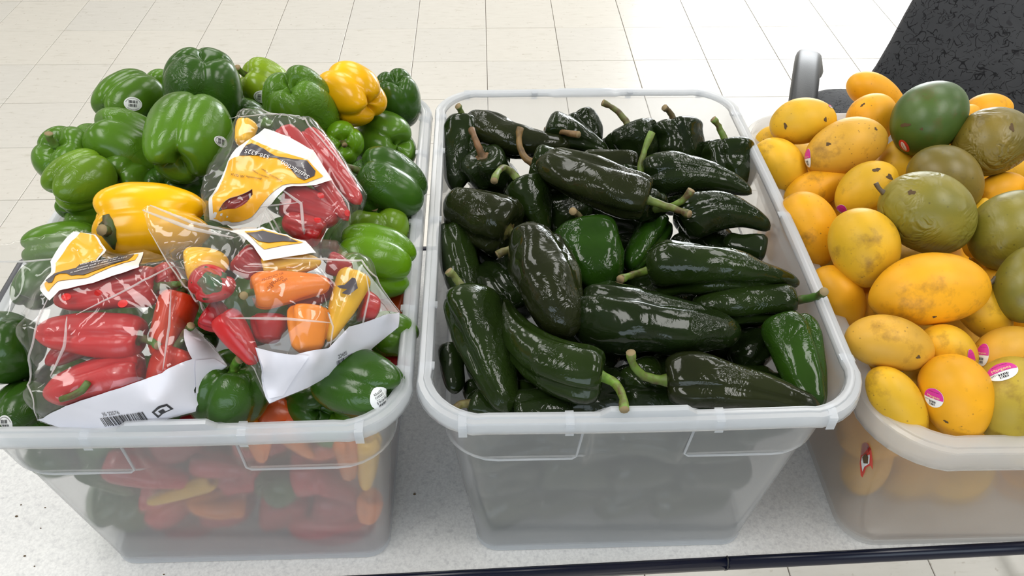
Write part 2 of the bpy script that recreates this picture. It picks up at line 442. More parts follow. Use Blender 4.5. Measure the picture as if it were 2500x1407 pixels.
# ------------------------------------------------------------------ storage bins
def make_bin(name, label, cx, cy, W_, L_, H, rim_m, wall_m, bulges, tabbed, taper=.0475, corner=.060, skirt=.010, flange=.012):
    a, b = W_/2, L_/2
    short = [0, .06, .12, .2, .28, .315, .335, .35, .38, .42, .5, .58, .62, .65, .665, .685, .72, .8, .88, .94, 1]
    long_ = [k/20 for k in range(21)]
    NC = 9
    def ring(inset, z, r_extra=0.0, bz=0.0, stepf=None, tabz=0.0, upto=None):
        A, B = a-inset, b-inset; r = max(.012, corner-inset*.75+r_extra)
        pts = []
        def push(x, y, nx, ny, e, t):
            bo = bz*(bulges[0]*math.sin(PI*t) if e == 3 else bulges[1]*math.sin(PI*t) if e == 1 else .0015*math.sin(PI*t))
            st = 0.0
            if stepf is not None:
                st = stepf(e, t)
            zz = z
            if tabz and e in (0, 2):
                k = 1.0 if abs(t-.5) <= .1201 else max(0.0, 1-(abs(t-.5)-.12)/.03)
                zz += tabz*k*(1 if e == 0 else .35)
            pts.append((cx+x+nx*(bo-st), cy+y+ny*(bo-st), HT+.0012+zz))
        # e0 front (y=-B) left->right, e1 right, e2 back, e3 left
        for e in range(4):
            ts = short if e in (0, 2) else long_
            for t in ts:
                if e == 0: push(-(A-r)+2*(A-r)*t, -B, 0, -1, 0, t)
                elif e == 1: push(A, -(B-r)+2*(B-r)*t, 1, 0, 1, t)
                elif e == 2: push((A-r)-2*(A-r)*t, B, 0, 1, 2, t)
                else: push(-A, (B-r)-2*(B-r)*t, -1, 0, 3, t)
            for k in range(1, NC):
                th = PI/2*k/NC
                c0 = ((A-r), -(B-r), -PI/2), ((A-r), (B-r), 0), (-(A-r), (B-r), PI/2), (-(A-r), -(B-r), PI)
                ox, oy, t0 = c0[e]
                push(ox+r*math.cos(t0+th), oy+r*math.sin(t0+th), math.cos(t0+th), math.sin(t0+th), 9, .5)
        return pts
    step = .004
    def s_low(e, t): return step
    def s_up(e, t):
        if not tabbed: return 0.0
        if e in (0, 2):
            return step*max(0.0, min(1.0, (.172-abs(t-.5))/.012))
        return 0.0
    wi = flange   # inset of the wall top
    def wall_in(z):
        return wi+(taper-step-wi)*(1-z/H)
    zs = H-(.083 if tabbed else .048)
    rows = [ring(taper+.016, .012, 0), ring(taper+.006, .0115), ring(taper+.0045, .008), ring(taper+.0035, .0015), ring(taper+.002, .0), ring(taper-.001, .003)]
    for k in range(1, 9):
        z = .003+(zs-.003)*k/8
        rows.append(ring(wall_in(z), z, 0, z/H, s_low))
    rows.append(ring(wall_in(zs+.003), zs+.003, 0, zs/H, s_up))
    rows.append(ring(wall_in(H-.02), H-.02, 0, .98, s_up))
    rows.append(ring(wi+.0004, H-.005, 0, 1, s_up))
    n_wall = len(rows)
    tz = .007 if tabbed else 0
    rows.append(ring(wi-.001, H-.0005, 0, 1, None, tz))
    rows.append(ring(wi-.003, H+.0004, 0, 1, None, tz))
    rows.append(ring(.0065, H+.0002, 0, 1, None, tz*.9))
    rows.append(ring(.0055, H-.0012, 0, 1))
    rows.append(ring(.0010, H-.0016, 0, 1))
    rows.append(ring(.0002, H-.0026, 0, 1))
    rows.append(ring(-.0006, H-.003-skirt*.5, 0, 1))
    rows.append(ring(-.0012, H-.003-skirt, 0, 1))
    n = len(rows[0])
    V = [p for rw in rows[:n_wall] for p in rw]
    Fc = grid_faces(n, n_wall)
    V.append((cx, cy, HT+.012)); ci = len(V)-1
    for i in range(n): Fc.append((ci, (i+1) % n, i))
    root = mesh_obj(name, V, Fc, wall_m, origin=(cx, cy, HT), sharp=38)
    tag(root, label, 'bin')
    ft = [ring(taper+.001, .0006), ring(taper-.0016, .0006), ring(taper-.0016, .012, 0, 0, s_low if False else None), ring(taper-.0012, .0135)]
    mesh_obj('foot_band', [p for rw in ft for p in rw], grid_faces(n, len(ft)), rim_m, root, sharp=40)
    rr = rows[n_wall-1:]
    rim = mesh_obj('rim', [p for rw in rr for p in rw], grid_faces(n, len(rr)), rim_m, root, sharp=32)
    so = rim.modifiers.new('thickness', 'SOLIDIFY'); so.thickness = .0018; so.offset = 0
    # raised edge of the moulded panels under the rim
    if tabbed:
        yf = lambda z: cy-(b-wall_in(z))-.0004
        xs = lambda tt: cx-(a-wi)+2*(a-wi)*tt
        for sg in (0, 1):
            tb_, tt_ = (.352, .362) if sg == 0 else (.622, .628)
            c0 = corner-wi*.75; sx = -1 if sg == 0 else 1
            xw = lambda z: cx+sx*(a-wall_in(z)+.0004)
            z0 = zs+.001; pts = [[xs(tt_), yf(H-.012), HT+H-.012], [xs(tb_), yf(z0), HT+z0+.004], [xs(tb_)+sx*.004, yf(z0), HT+z0]]
            for k in range(0, 8):
                th = PI/2*k/7
                pts.append([xw(z0)-sx*c0*(1-math.sin(th)), yf(z0)+c0*(1-math.cos(th)), HT+z0])
            pts.append([xw(z0)+sx*bulges[sg]*.5, cy, HT+z0]); pts.append([xw(z0), cy+b-.08, HT+z0])
            v, f = tube(pts, [.0013]*len(pts), 6); mesh_obj('panel_edge', v, f, rim_m, root)
    # lid-stop ribs across the rim
    def rib(x, y, nx, ny, wd=.0075, dn=skirt+.003):
        t = np.array([-ny, nx, 0.0]); nn = np.array([nx, ny, 0.0]); c = np.array([x, y, 0.0])
        prof = [(-.0135, H+.0012), (-.0075, H+.0016), (.0006, H-.0006), (.0009, H-.004), (.0009, H-.003-dn), (.0004, H-.003-dn), (-.0005, H-.005), (-.013, H-.0012)]
        V = []
        for s in (-1, 1):
            for o, z in prof: V.append(c+nn*o+t*s*wd/2+np.array([0, 0, HT+z]))
        k = len(prof)
        Fc = [(i, (i+1) % k, k+(i+1) % k, k+i) for i in range(k)]+[tuple(range(k-1, -1, -1)), tuple(range(k, 2*k))]
        mesh_obj('rib', V, Fc, rim_m, root, smooth=False)
    for fx in ((.10, .33, .655, .90) if tabbed else ()):
        x = cx-a+W_*fx
        rib(x, cy-b-.0015*math.sin(PI*fx), 0, -1); rib(x, cy+b+.0015*math.sin(PI*fx), 0, 1)
    for fy in ((.12, .26, .5, .74, .88) if tabbed else ()):
        y = cy-b+L_*fy
        rib(cx+a+bulges[1]*math.sin(PI*fy)-.0008, y, 1, 0); rib(cx-a-bulges[0]*math.sin(PI*fy)+.0008, y, -1, 0)
    return root
RIM = HT+.30
MCX, MCY, BW, BL = .1235, -2.346, .403, .568
LCX, LCY = -.2870, -2.350
midbin = make_bin('storage_bin', 'frosted clear plastic storage bin full of dark poblano peppers', MCX, MCY, BW, BL, .30, M['frost_rim'], M['frost'], (.0, .004), True)
leftbin = make_bin('storage_bin', 'frosted clear plastic storage bin heaped with bell peppers and bagged sweet peppers', LCX, LCY, BW, BL, .30, M['frost_rim'], M['frost'], (.008, .0), True)
RRIM = HT+.25
RCX, RCY, RW, RL = .560, -2.343, .424, .588
rightbin = make_bin('storage_bin', 'warm tinted translucent plastic bin heaped with mangoes', RCX, RCY, RW, RL, .25, M['frost_warm_rim'], M['frost_warm'], (.002, .004), False, taper=.049, corner=.075, skirt=.022, flange=.020)

# ------------------------------------------------------------------ produce builders
def frame_from(axis, roll):
    z = nrm(axis); h = np.array([0, 0, 1.0]) if abs(z[2]) < .9 else np.array([0, 1.0, 0])
    x = nrm(np.cross(h, z)); y = np.cross(z, x)
    c, s = math.cos(roll), math.sin(roll)
    return c*x+s*y, -s*x+c*y, z
def nz(p, s, sd):
    return noise.noise(Vector((p[0]*s+sd*3.7, p[1]*s-sd*1.9, p[2]*s+sd*.77)))

def bell_at(C, R, ratio, axis, colr, seed, lobes=4, roll=0.0, wrinkle=.14, stem=True, parent=None, stemlen=.5, cz=.64, calf=1.0, kind='bell', stemcol=(.10, .20, .03)):
    rd = random.Random(seed); X, Y, Z = frame_from(axis, roll)
    HL = R*ratio; nu, nv = 60, 34
    amp = [rd.uniform(-.07, .07) for _ in range(lobes)]; lam = [rd.uniform(-.10, .12) for _ in range(lobes)]
    V = []
    for j in range(nv):
        t = PI*(.004+.992*j/(nv-1)); ct, st = math.cos(t), math.sin(t)
        r0 = st**.72; z0 = math.copysign(abs(ct)**.9, ct)
        for i in range(nu):
            u = 2*PI*i/nu; ph = lobes*u/2+.25*math.sin(u+seed)
            cc = abs(math.cos(ph)); g = cc**.55
            k = int(((ph+PI/2)/PI)) % lobes
            gm = cc
            r = r0*(1-.17*(1-g)**1.15*(.35+.65*min(1, r0*1.3)))*(1+amp[k]*gm)
            z = z0
            if z0 > 0: z = z0*(.86+.14*g)-.34*math.exp(-(r0/.36)**2)
            else: z = z0*(.80+.20*g+lam[k]*gm)+.30*math.exp(-(r0/.33)**2)
            r *= .95+.06*z0
            p = np.array([r, z, 0])
            q = C+X*(R*r*math.cos(u))+Y*(R*r*math.sin(u))+Z*(HL*z)
            dn = nz(q, 22, seed)*.045+nz(q, 55, seed+5)*.012
            q = q+(q-C)*dn
            V.append(q)
    Fc = grid_faces(nu, nv)
    Fc.append(tuple(range(nu-1, -1, -1))); Fc.append(tuple((nv-1)*nu+i for i in range(nu)))
    Fc = [tuple(reversed(q)) for q in Fc]
    o = mesh_obj('bell_pepper' if kind == 'bell' else 'sweet_pepper', V, Fc, M['bell'], parent, origin=C)
    o.color = (*colr, 1); o['wrinkle'] = float(wrinkle)
    if stem:
        base = C+Z*HL*cz
        # calyx: five-lobed cap sunk in the dimple
        cv = []; nn = 30
        for j, (rr, zz) in enumerate(((.0, .05), (.10, .045), (.2, .02), (.29, -.005), (.37, .03), (.34, -.03))):
            for i in range(nn):
                u = 2*PI*i/nn; rl = calf*R*rr*(1+.28*math.cos(5*u+seed)*(rr/.35)+.08*math.sin(3*u))
                cv.append(base+X*rl*math.cos(u)+Y*rl*math.sin(u)+Z*(R*zz))
        c1 = mesh_obj('calyx', cv, grid_faces(nn, 6), M['stem'], o); c1.color = (*stemcol, 1)
        b = rd.uniform(-1, 1); L = R*stemlen
        P = bez(base+Z*R*.02, base+Z*L*.7, base+Z*L+(X*b+Y*rd.uniform(-1, 1))*L*.35, 9)
        rad = [R*.15, R*.12, R*.105, R*.10, R*.10, R*.10, R*.105, R*.115, R*.12]
        v, f = tube(P, rad, 10)
        s1 = mesh_obj('stem', v, f, [M['stem'], M['cut']], o); s1.color = (*stemcol, 1)
        s1.data.polygons[len(f)-1].material_index = 1
    o['_v'] = 1
    return o

GR = {'dk': (.034, .094, .010), 'md': (.078, .180, .012), 'lt': (.130, .240, .013), 'yl': (.21, .32, .012), 'br': (.094, .215, .006), 'yellow': (.97, .48, .004)}
def bell(label, px, py, h, wpx, ratio, ax, c, seed, group='bell peppers heaped in the left bin', **kw):
    C = at(px, py, RIM+h); R = wpx/2*1.06/ppm(C)
    o = bell_at(C, R, ratio, camdir(*ax), GR[c] if isinstance(c, str) else c, seed, **kw)
    return tag(o, label, 'bell pepper', group)

def sweep_pepper(Pts, R, colr, seed, prof='poblano', flat=.92, name='poblano_pepper', mat='poblano', lump=.07, wrinkle=.3, dents=3, parent=None):
    """body along the spine Pts (dense), R = greatest radius"""
    rd = random.Random(seed); P = np.asarray(Pts, float); m = len(P); n = 40
    Tn = np.gradient(P, axis=0); Tn /= np.linalg.norm(Tn, axis=1)[:, None]
    L = np.linalg.norm(np.diff(P, axis=0), axis=1).sum()
    rings = [(.055, .02), (.035, .22), (.008, .42), (-.004, .62), (.012, .80)]
    ss = []
    def body(s):
        if prof == 'poblano': r = 1-.80*max(0, s-.10)**1.55/(.90**1.55)
        elif prof == 'blunt': r = 1-.38*s**2.2
        elif prof == 'mini': r = 1-.62*max(0, s-.12)**1.7/(.88**1.7)
        elif prof == 'fat': r = 1-.55*max(0, s-.25)**2/(.75**2)
        else: r = 1-.7*s
        sh = .16 if prof != 'poblano' else .11
        if s < sh: r *= .80+.20*math.sin(PI/2*s/sh)
        e = .10 if prof in ('poblano', 'mini') else .20
        if s > 1-e: r *= math.sqrt(max(1e-4, 1-((s-1+e)/e)**2))
        return r
    prof_rows = rings[:]
    for k in range(1, 34):
        s = .012+(.988)*(k/33)**.95
        prof_rows.append((s, body(s)))
    a = nrm(np.cross(Tn[0], [.1, .2, 1.0])); V = []
    d = [(rd.uniform(.15, .85), rd.uniform(0, 2*PI), rd.uniform(.10, .22), rd.uniform(.5, .9)) for _ in range(dents)]
    p2, p3 = rd.uniform(0, 6.3), rd.uniform(0, 6.3); g1 = rd.uniform(0, 6.3)
    nl = rd.choice((2, 3))
    fr = []
    aa = a
    for k in range(m):
        aa = nrm(aa-Tn[k]*(aa @ Tn[k])); fr.append((aa, np.cross(Tn[k], aa)))
    for s, rr in prof_rows:
        x = min(max(s, 0), 1)*(m-1); k = min(int(x), m-2); w = x-k
        c = P[k]*(1-w)+P[k+1]*w
        if s < 0: c = c+Tn[0]*s*L
        fa = nrm(fr[k][0]*(1-w)+fr[k+1][0]*w); fb = nrm(fr[k][1]*(1-w)+fr[k+1][1]*w)
        for i in range(n):
            u = 2*PI*i/n
            q = rr*(1+.06*math.cos(2*u+p2)*1+.05*math.cos(3*u+p3))
            g = abs(math.cos(nl*(u-g1)/2+s*.6)); q *= 1-.30*(1-min(1, g/.42))**2*(1-.6*s)
            for ds, du, dw, da in d:
                dd = math.exp(-((s-ds)/dw)**2-(math.atan2(math.sin(u-du), math.cos(u-du))/.6)**2)
                q *= 1-.17*da*dd
            v = c+R*q*(math.cos(u)*fa+flat*math.sin(u)*fb)
            nn = nz(v, 30, seed)*lump+nz(v, 72, seed+3)*lump*.42
            v = v+(v-c)*nn
            V.append(v)
    rows = len(prof_rows)
    Fc = grid_faces(n, rows)
    Fc.append(tuple(range(n-1, -1, -1))); Fc.append(tuple((rows-1)*n+i for i in range(n)))
    o = mesh_obj(name, V, Fc, M[mat], parent, origin=P[m//2])
    o.color = (*colr, 1); o['wrinkle'] = float(wrinkle)
    return o, Tn[0]

def add_stem(o, base, dirn, E, R, colr=(.10, .17, .025), r0=.0052, r1=.0036, calyx=True, curl=1.0, cal=1.0):
    """calyx and curved stalk as two parts of the pepper"""
    base = np.asarray(base); dirn = nrm(dirn)
    X, Y, Z = frame_from(dirn, .3)
    if cal > 1.5: base = base+dirn*R*.10
    if calyx:
        cv = []; nn = 20
        for rr, zz in ((.002, .13), (.10, .12), (.22, .06), (.33, .0), (.42, -.02), (.36, -.08)):
            for i in range(nn):
                u = 2*PI*i/nn; rl = cal*R*rr*(1+.18*math.cos(5*u))
                cv.append(base+X*rl*math.cos(u)+Y*rl*math.sin(u)+Z*(R*zz))
        cc = mesh_obj('calyx', cv, grid_faces(nn, 6), M['stem'], o); cc.color = (*colr, 1)
    if E is not None:
        E = np.asarray(E); L = np.linalg.norm(E-base)
        P = bez(base-dirn*.004, base+dirn*L*.55*curl, E, 12)
        rs = random.Random(int(abs(base[0])*1e5)); P[3:] += np.array([[rs.uniform(-1, 1)*.0006 for _ in range(3)] for _ in range(9)])
        s = np.linspace(0, 1, 12); rad = r0*(1-s)**1.5+r1*(1-(1-s)**1.5); rad[0] *= 1.7; rad[1] *= 1.3; rad[-3] *= .92; rad[-2:] *= 1.25
        v, f = tube(P, rad, 9)
        st = mesh_obj('stem', v, f, [M['stem'], M['cut']], o); st.color = (*colr, 1)
        st.data.polygons[len(f)-1].material_index = 1
    return o

PG = (.0105, .019, .005); PB = (.017, .050, .005); PM = (.0135, .025, .005); PO = (.017, .021, .007)
def pob(label, S, Tt, wpx, hS, hT, E=None, hE=None, mid=None, hM=None, c=PG, seed=1, prof='poblano', scol=(.10, .19, .03), wrinkle=.35, dents=4, flat=.92, base=RIM, group='poblano peppers in the middle bin', curl=1.0, calyx=True, lump=.11):
    A = at(*S, base+hS); B = at(*Tt, base+hT)
    if mid is None:
        Mi = (A+B)/2+np.array([0, 0, .12*wpx/2/ppm(A)])
    else:
        m_ = at(*mid, base+(hM if hM is not None else (hS+hT)/2+.01)); Mi = 2*m_-(A+B)/2
    P = bez(A, Mi, B, 24); R = wpx/2*1.17/ppm((A+B)/2)
    o, t0 = sweep_pepper(P, R, c, seed, prof, flat, lump=lump, wrinkle=wrinkle, dents=dents)
    if E is not None or calyx:
        ee = at(*E, base+(hE if hE is not None else hS+.012)) if E is not None else None
        add_stem(o, A+t0*R*.10, -t0, ee, R, scol, curl=curl)
    return tag(o, label, 'poblano', group)

def mango(label, px, py, ln, w, ang, h, c, seed, kind='mango', tilt=0.0, beak=.12, bend=.10, wrinkle=.1, base=None, C=None, group='mangoes heaped in the right bin', stemend=None, ratio=.93):
    base = RRIM if base is None else base
    if C is None: C = at(px, py, base+h)
    k = ppm(C); A = ln/2/k; B = w/2/k
    a = math.radians(ang); ax = camdir(math.cos(a)*math.cos(tilt), math.sin(a)*math.cos(tilt), math.sin(tilt))
    sd = nrm(np.cross(FW, ax)); nn = np.cross(ax, sd)
    rd = random.Random(seed); nu, nv = 44, 30; V = []
    for j in range(nv):
        t = PI*(.003+.994*j/(nv-1)); x = math.cos(t); r = math.sin(t)**.94
        r *= 1+beak*(-x)*.8-.05*x*x
        cen = C+ax*(A*x)+sd*(B*bend*(x*x-.4))
        for i in range(nu):
            u = 2*PI*i/nu
            q = cen+sd*(B*r*math.cos(u))+nn*(B*ratio*r*math.sin(u))
            q = q+(q-C)*(nz(q, 16, seed)*.035+nz(q, 45, seed+2)*.008)
            V.append(q)
    Fc = grid_faces(nu, nv); Fc.append(tuple(range(nu-1, -1, -1))); Fc.append(tuple((nv-1)*nu+i for i in range(nu)))
    o = mesh_obj('mango', V, Fc, M['mango' if kind == 'mango' else 'olive'], origin=C)
    o.color = (*c, 1); o['wrinkle'] = float(wrinkle)
    o['_ax'] = [float(v) for v in ax]
    if stemend:
        e = C+ax*A*(.985 if stemend > 0 else -.985)+sd*B*bend*.6
        dv = ax if stemend > 0 else -ax
        P = bez(e-dv*.002, e+dv*.006, e+dv*.010+UP*.006, 6)
        v, f = tube(P, [.0042, .0032, .0026, .0025, .0027, .0028], 8)
        s = mesh_obj('stem', v, f, [M['stem']], o); s.color = (.10, .075, .04, 1)
    return tag(o, label, 'mango', group)

# ---- surface decals: stickers and scars follow the skin they stick to
def bvh_of(o):
    org = np.array(o['_o']); vs = [Vector(np.array(v.co)+org) for v in o.data.vertices]
    return BVHTree.FromPolygons(vs, [tuple(p.vertices) for p in o.data.polygons])
def surf_map(o, px, py, rot=0.0, off=.0006):
    B = bvh_of(o); d = Vector(ray(px, py)).normalized()
    hit, nor, idx, dist = B.ray_cast(Vector(CAM), d)
    if hit is None:
        hit, nor, idx, dist = B.find_nearest(Vector(CAM)+d*((Vector(o['_o'])-Vector(CAM)).length))
    if nor.dot(d) > 0: nor = -nor
    n = np.array(nor); a = nrm(RT-n*(RT @ n)); b = np.cross(n, a)
    if b @ UP < 0: b = -b
    c, s = math.cos(rot), math.sin(rot); a, b = c*a+s*b, -s*a+c*b
    H = np.array(hit)
    def f(x, y, lift=0.0):
        q = H+a*x+b*y
        h2, n2, i2, d2 = B.ray_cast(Vector(q+n*.03), Vector(-n))
        if h2 is None or d2 > .05: return q+n*(off+lift)-n*.3*math.hypot(x, y)
        return np.array(h2)+n*(off+lift)
    return f, ppm(H)
def disc(f, rx, ry, lift=0.0, n=24, rings=4, clip=None):
    V = [f(0, 0, lift)]; Fc = []
    for r in range(1, rings+1):
        for i in range(n):
            u = 2*PI*i/n; x, y = rx*r/rings*math.cos(u), ry*r/rings*math.sin(u)
            if clip: x, y = clip(x, y)
            V.append(f(x, y, lift))
    for i in range(n): Fc.append((0, 1+i, 1+(i+1) % n))
    for r in range(rings-1):
        for i in range(n):
            a, b = 1+r*n+i, 1+r*n+(i+1) % n
            Fc.append((a, a+n, b+n, b))
    return V, Fc
def quads(f, rects, lift):
    V = []; Fc = []
    for x0, y0, x1, y1 in rects:
        k = len(V); V += [f(x0, y0, lift), f(x1, y0, lift), f(x1, y1, lift), f(x0, y1, lift)]; Fc.append((k, k+1, k+2, k+3))
    return V, Fc
_txt = {}
def text2d(s, bold=False):
    if s in _txt: return _txt[s]
    cu = D.curves.new('lettering', 'FONT'); cu.body = s; cu.size = 1.0; cu.resolution_u = 2
    if bold: cu.offset = .012
    ob = D.objects.new('lettering', cu); COL.objects.link(ob)
    dg = bpy.context.evaluated_depsgraph_get()
    me = D.meshes.new_from_object(ob.evaluated_get(dg))
    V = np.array([v.co[:] for v in me.vertices]) if len(me.vertices) else np.zeros((0, 3))
    Fc = [tuple(p.vertices) for p in me.polygons]
    D.objects.remove(ob); D.curves.remove(cu); D.meshes.remove(me)
    _txt[s] = (V[:, :2], Fc); return _txt[s]
def text_on(fn, s, x0, y0, size, rot=0.0, lift=.0008, squeeze=1.0, bold=False):
    """mesh of lettering, its baseline starting at x0,y0 in the 2-D space that fn maps"""
    V, Fc = text2d(s, bold); c, sn = math.cos(rot), math.sin(rot)
    out = []
    for x, y in V:
        x, y = x*size*squeeze, y*size
        out.append(fn(x0+c*x-sn*y, y0+sn*x+c*y, lift))
    return out, Fc
def text_w(s): 
    V, _ = text2d(s); return V[:, 0].max() if len(V) else 0

def sticker(o, px, py, wpx, hpx, rot=0.0, kind='plu', off=.0006):
    rot = math.radians(rot); f, k = surf_map(o, px, py, rot, off); rx, ry = wpx/2/k, hpx/2/k
    if kind == 'plu':       # white oval with bars and small print
        v, fc = disc(f, rx, ry); st = mesh_obj('sticker', v, fc, M['st_white'], o); st['label'] = 'white oval sticker with a black bar code'
        rd = random.Random(int(px)); R = []
        for row in (.12, -.42):
            x = -.5
            while x < .45:
                w = rd.choice((.03, .05, .09)); R.append((x*rx, row*ry, (x+w)*rx, (row+.42)*ry)); x += w+rd.choice((.03, .05, .07))
        v, fc = quads(f, R, .0003); mesh_obj('bar_code', v, fc, M['ink'], st)
        parts = []
        for i in range(22):
            a = PI*(.10+.80*i/21); parts.append((math.cos(a)*rx*.82, math.sin(a)*ry*.82))
        rr = [(x-.022*rx, y-.05*ry, x+.022*rx, y+.05*ry) for x, y in parts]+[(x-.02*rx, -y-.05*ry, x+.02*rx, -y+.05*ry) for x, y in parts[4:18]]
        v, fc = quads(f, rr, .0003); mesh_obj('small_print', v, fc, M['ink'], st)
    elif kind == 'plu4065':
        v, fc = disc(f, rx, ry); st = mesh_obj('sticker', v, fc, M['st_white'], o); st['label'] = 'white oval sticker reading GREEN PEPPER #4065'
        tx = []
        for s, y, sz in (('GREEN', -.40*ry, .30*rx), ('PEPPER', -.68*ry, .30*rx), ('Pimiento Verde', -.10*ry, .14*rx), ('#4065', .06*ry, .42*rx), ('PRODUCT OF MEXICO', .78*ry, .10*rx)):
            w = text_w(s)*sz
            tx.append(text_on(f, s, -w/2, y, sz, lift=.0003))
        v, fc = join(tx); mesh_obj('lettering', v, fc, M['ink'], st, smooth=False)
        rd = random.Random(3); R = []; x = -.42
        while x < .4:
            w = rd.choice((.03, .05, .08)); R.append((x*rx, .40*ry, (x+w)*rx, .70*ry)); x += w+rd.choice((.03, .05))
        v, fc = quads(f, R, .0003); mesh_obj('bar_code', v, fc, M['ink'], st)
    elif kind == 'mango':   # magenta above, white with bar code below
        v, fc = disc(f, rx, ry); st = mesh_obj('sticker', v, fc, M['st_white'], o); st['label'] = 'oval sticker, magenta above white with a bar code'
        v, fc = disc(f, rx*.985, ry*.985, .0003, clip=lambda x, y: (x, max(y, -.05*ry))); mesh_obj('magenta_field', v, fc, M['st_pink'], st)
        tx = [text_on(f, 'Mangoes', -text_w('Mangoes')*.36*rx/2, .06*ry, .36*rx, lift=.0006, bold=True)]
        v, fc = join(tx); mesh_obj('lettering', v, fc, M['st_cream'], st, smooth=False)
        tx = [text_on(f, '#4312', -.80*rx, -.34*ry, .20*rx, lift=.0004), text_on(f, 'PRODUCT OF MEXICO', -text_w('PRODUCT OF MEXICO')*.05*rx, .62*ry, .10*rx, lift=.0006)]
        v, fc = join(tx); mesh_obj('lettering', v, fc, M['ink'], st, smooth=False)
        rd = random.Random(5); R = []
        for row in (-.50, -.78):
            x = -.32
            while x < .3:
                w = rd.choice((.03, .05, .08)); R.append((x*rx, row*ry, (x+w)*rx, (row+.22)*ry)); x += w+rd.choice((.04, .06))
        v, fc = quads(f, R, .0004); mesh_obj('bar_code', v, fc, M['ink'], st)
    elif kind == 'red':
        v, fc = disc(f, rx, ry); st = mesh_obj('sticker', v, fc, M['st_red'], o); st['label'] = 'small red and white oval sticker'
        v, fc = disc(f, rx*.72, ry*.45, .0003); mesh_obj('white_field', v, fc, M['st_white'], st)
        w = text_w('MANGO')*.42*ry
        v, fc = text_on(f, 'MANGO', -w/2, -.16*ry, .42*ry, lift=.0006); mesh_obj('lettering', v, fc, M['st_red'], st, smooth=False)
    return st
def scar(o, px, py, wpx, hpx, rot=0.0, name='scar', mat='scar'):
    f, k = surf_map(o, px, py, math.radians(rot), .0003); rd = random.Random(int(px*7+py))
    rx, ry = wpx/2/k, hpx/2/k
    a1, a2 = rd.uniform(0, 6), rd.uniform(0, 6)
    def cl(x, y):
        u = math.atan2(y, x); s = 1+.2*math.sin(3*u+a1)+.14*math.sin(5*u+a2); return x*s, y*s
    v, fc = disc(f, rx, ry, clip=cl, n=20, rings=3)
    return mesh_obj(name, v, fc, M[mat], o)

# ------------------------------------------------------------------ left bin: bell peppers
b = {}
def B(key, *a, **k): b[key] = bell(*a, **k)
B('b1', 'dark green bell pepper at the back left with a round white sticker', 318, 248, .040, 142, 1.12, (.55, .55, -.55), 'md', 11, lobes=3, roll=2.6, wrinkle=0.12, stem=False)
B('b2', 'green bell pepper wedged behind the topmost one, mostly hidden', 402, 232, .018, 120, 1.0, (-.3, -.2, -.9), 'md', 12, stem=False)
B('b3', 'biggest dark green bell pepper on the very top of the heap, shrivelling skin', 494, 208, .075, 192, .93, (-.25, -.75, -.5), 'dk', 13, lobes=4, roll=.4, wrinkle=0.48, stem=False)
B('b4', 'smooth green bell pepper with two long lobes in front of the topmost one', 456, 336, .085, 204, 1.12, (-.02, .72, -.62), 'md', 14, lobes=3, roll=.9, wrinkle=0.12, stem=False)
B('b5', 'yellowish green bell pepper with a small brown stem at the back of the heap', 648, 208, .030, 128, 1.0, (-.66, .30, .45), 'yl', 15, lobes=4, wrinkle=0.42)
B('b6', 'green bell pepper with a shiny ridge beside the yellow one at the back', 734, 264, .062, 180, 1.12, (.15, -.42, -.85), 'md', 16, lobes=4, roll=.5, wrinkle=0.42, stem=False)
B('y2', 'yellow bell pepper showing its four-lobed blossom end at the back', 856, 234, .058, 150, 1.08, (-.75, .42, -.45), 'yellow', 17, lobes=4, roll=.5, wrinkle=.05, stem=False)
B('b8', 'dark green bell pepper in the far right corner of the left bin', 966, 243, .012, 128, 1.12, (-.1, -.55, -.75), 'dk', 18, lobes=4, roll=.3, wrinkle=0.30, stem=False)
B('b9', 'half hidden green bell pepper by the right wall under the far corner one', 938, 350, -.012, 150, 1.0, (-.6, .2, -.6), 'md', 19, lobes=3, wrinkle=0.12, stem=False)
B('b10', 'dark green bell pepper lying by the right wall with its stem to the left', 943, 458, .022, 176, 1.08, (-.74, .44, .46), 'dk', 20, lobes=4, roll=.7, wrinkle=.75, stemlen=.45)
B('b11', 'small green bell pepper with its stem towards the viewer behind the upper bag', 836, 350, .028, 108, 1.0, (.25, -.15, .9), 'br', 21, lobes=4, wrinkle=0.12)
B('b12', 'very dark green bell pepper in shadow against the right wall', 985, 545, -.028, 104, 1.1, (0, .6, -.6), 'dk', 22, stem=False)
B('b13', 'light green bell pepper lying just behind the brightest green one', 922, 566, -.006, 142, .95, (-.05, .85, .35), 'lt', 23, lobes=3, wrinkle=0.12, stemlen=.2)
B('b14', 'bright glossy green bell pepper lying sideways with a curled stem by the bags', 912, 640, .020, 172, 1.12, (-.93, .22, .25), 'br', 24, lobes=4, roll=.8, wrinkle=0.18, stem=False)
B('b15', 'green bell pepper by the right wall below the brightest green one', 958, 818, -.014, 116, 1.0, (-.5, .2, .4), 'md', 25, lobes=4, wrinkle=0.12, stem=False)
B('b16', 'large dark green bell pepper in the front right corner with a #4065 sticker', 878, 936, -.004, 180, 1.24, (-.9, .2, -.3), 'dk', 26, lobes=4, roll=.3, wrinkle=0.24, stem=False)
B('b17', 'dark green bell pepper between the two front bags, stem pointing up', 562, 958, -.004, 190, .98, (.25, .80, .38), 'dk', 27, lobes=4, roll=.2, wrinkle=0.18, stemlen=.4, stemcol=(.12, .30, .03))
B('b18', 'green bell pepper cut by the left picture edge, stem end facing the viewer', 10, 848, .012, 186, 1.0, (-.1, .1, .97), 'dk', 28, lobes=4, roll=.4, wrinkle=0.12, stemcol=(.13, .32, .04), cz=.78, calf=1.3)
B('b19', 'dark green bell pepper with an oval sticker in the front left corner', 56, 1006, -.028, 148, .95, (.3, .5, -.7), 'dk', 29, lobes=3, wrinkle=0.36, stem=False)
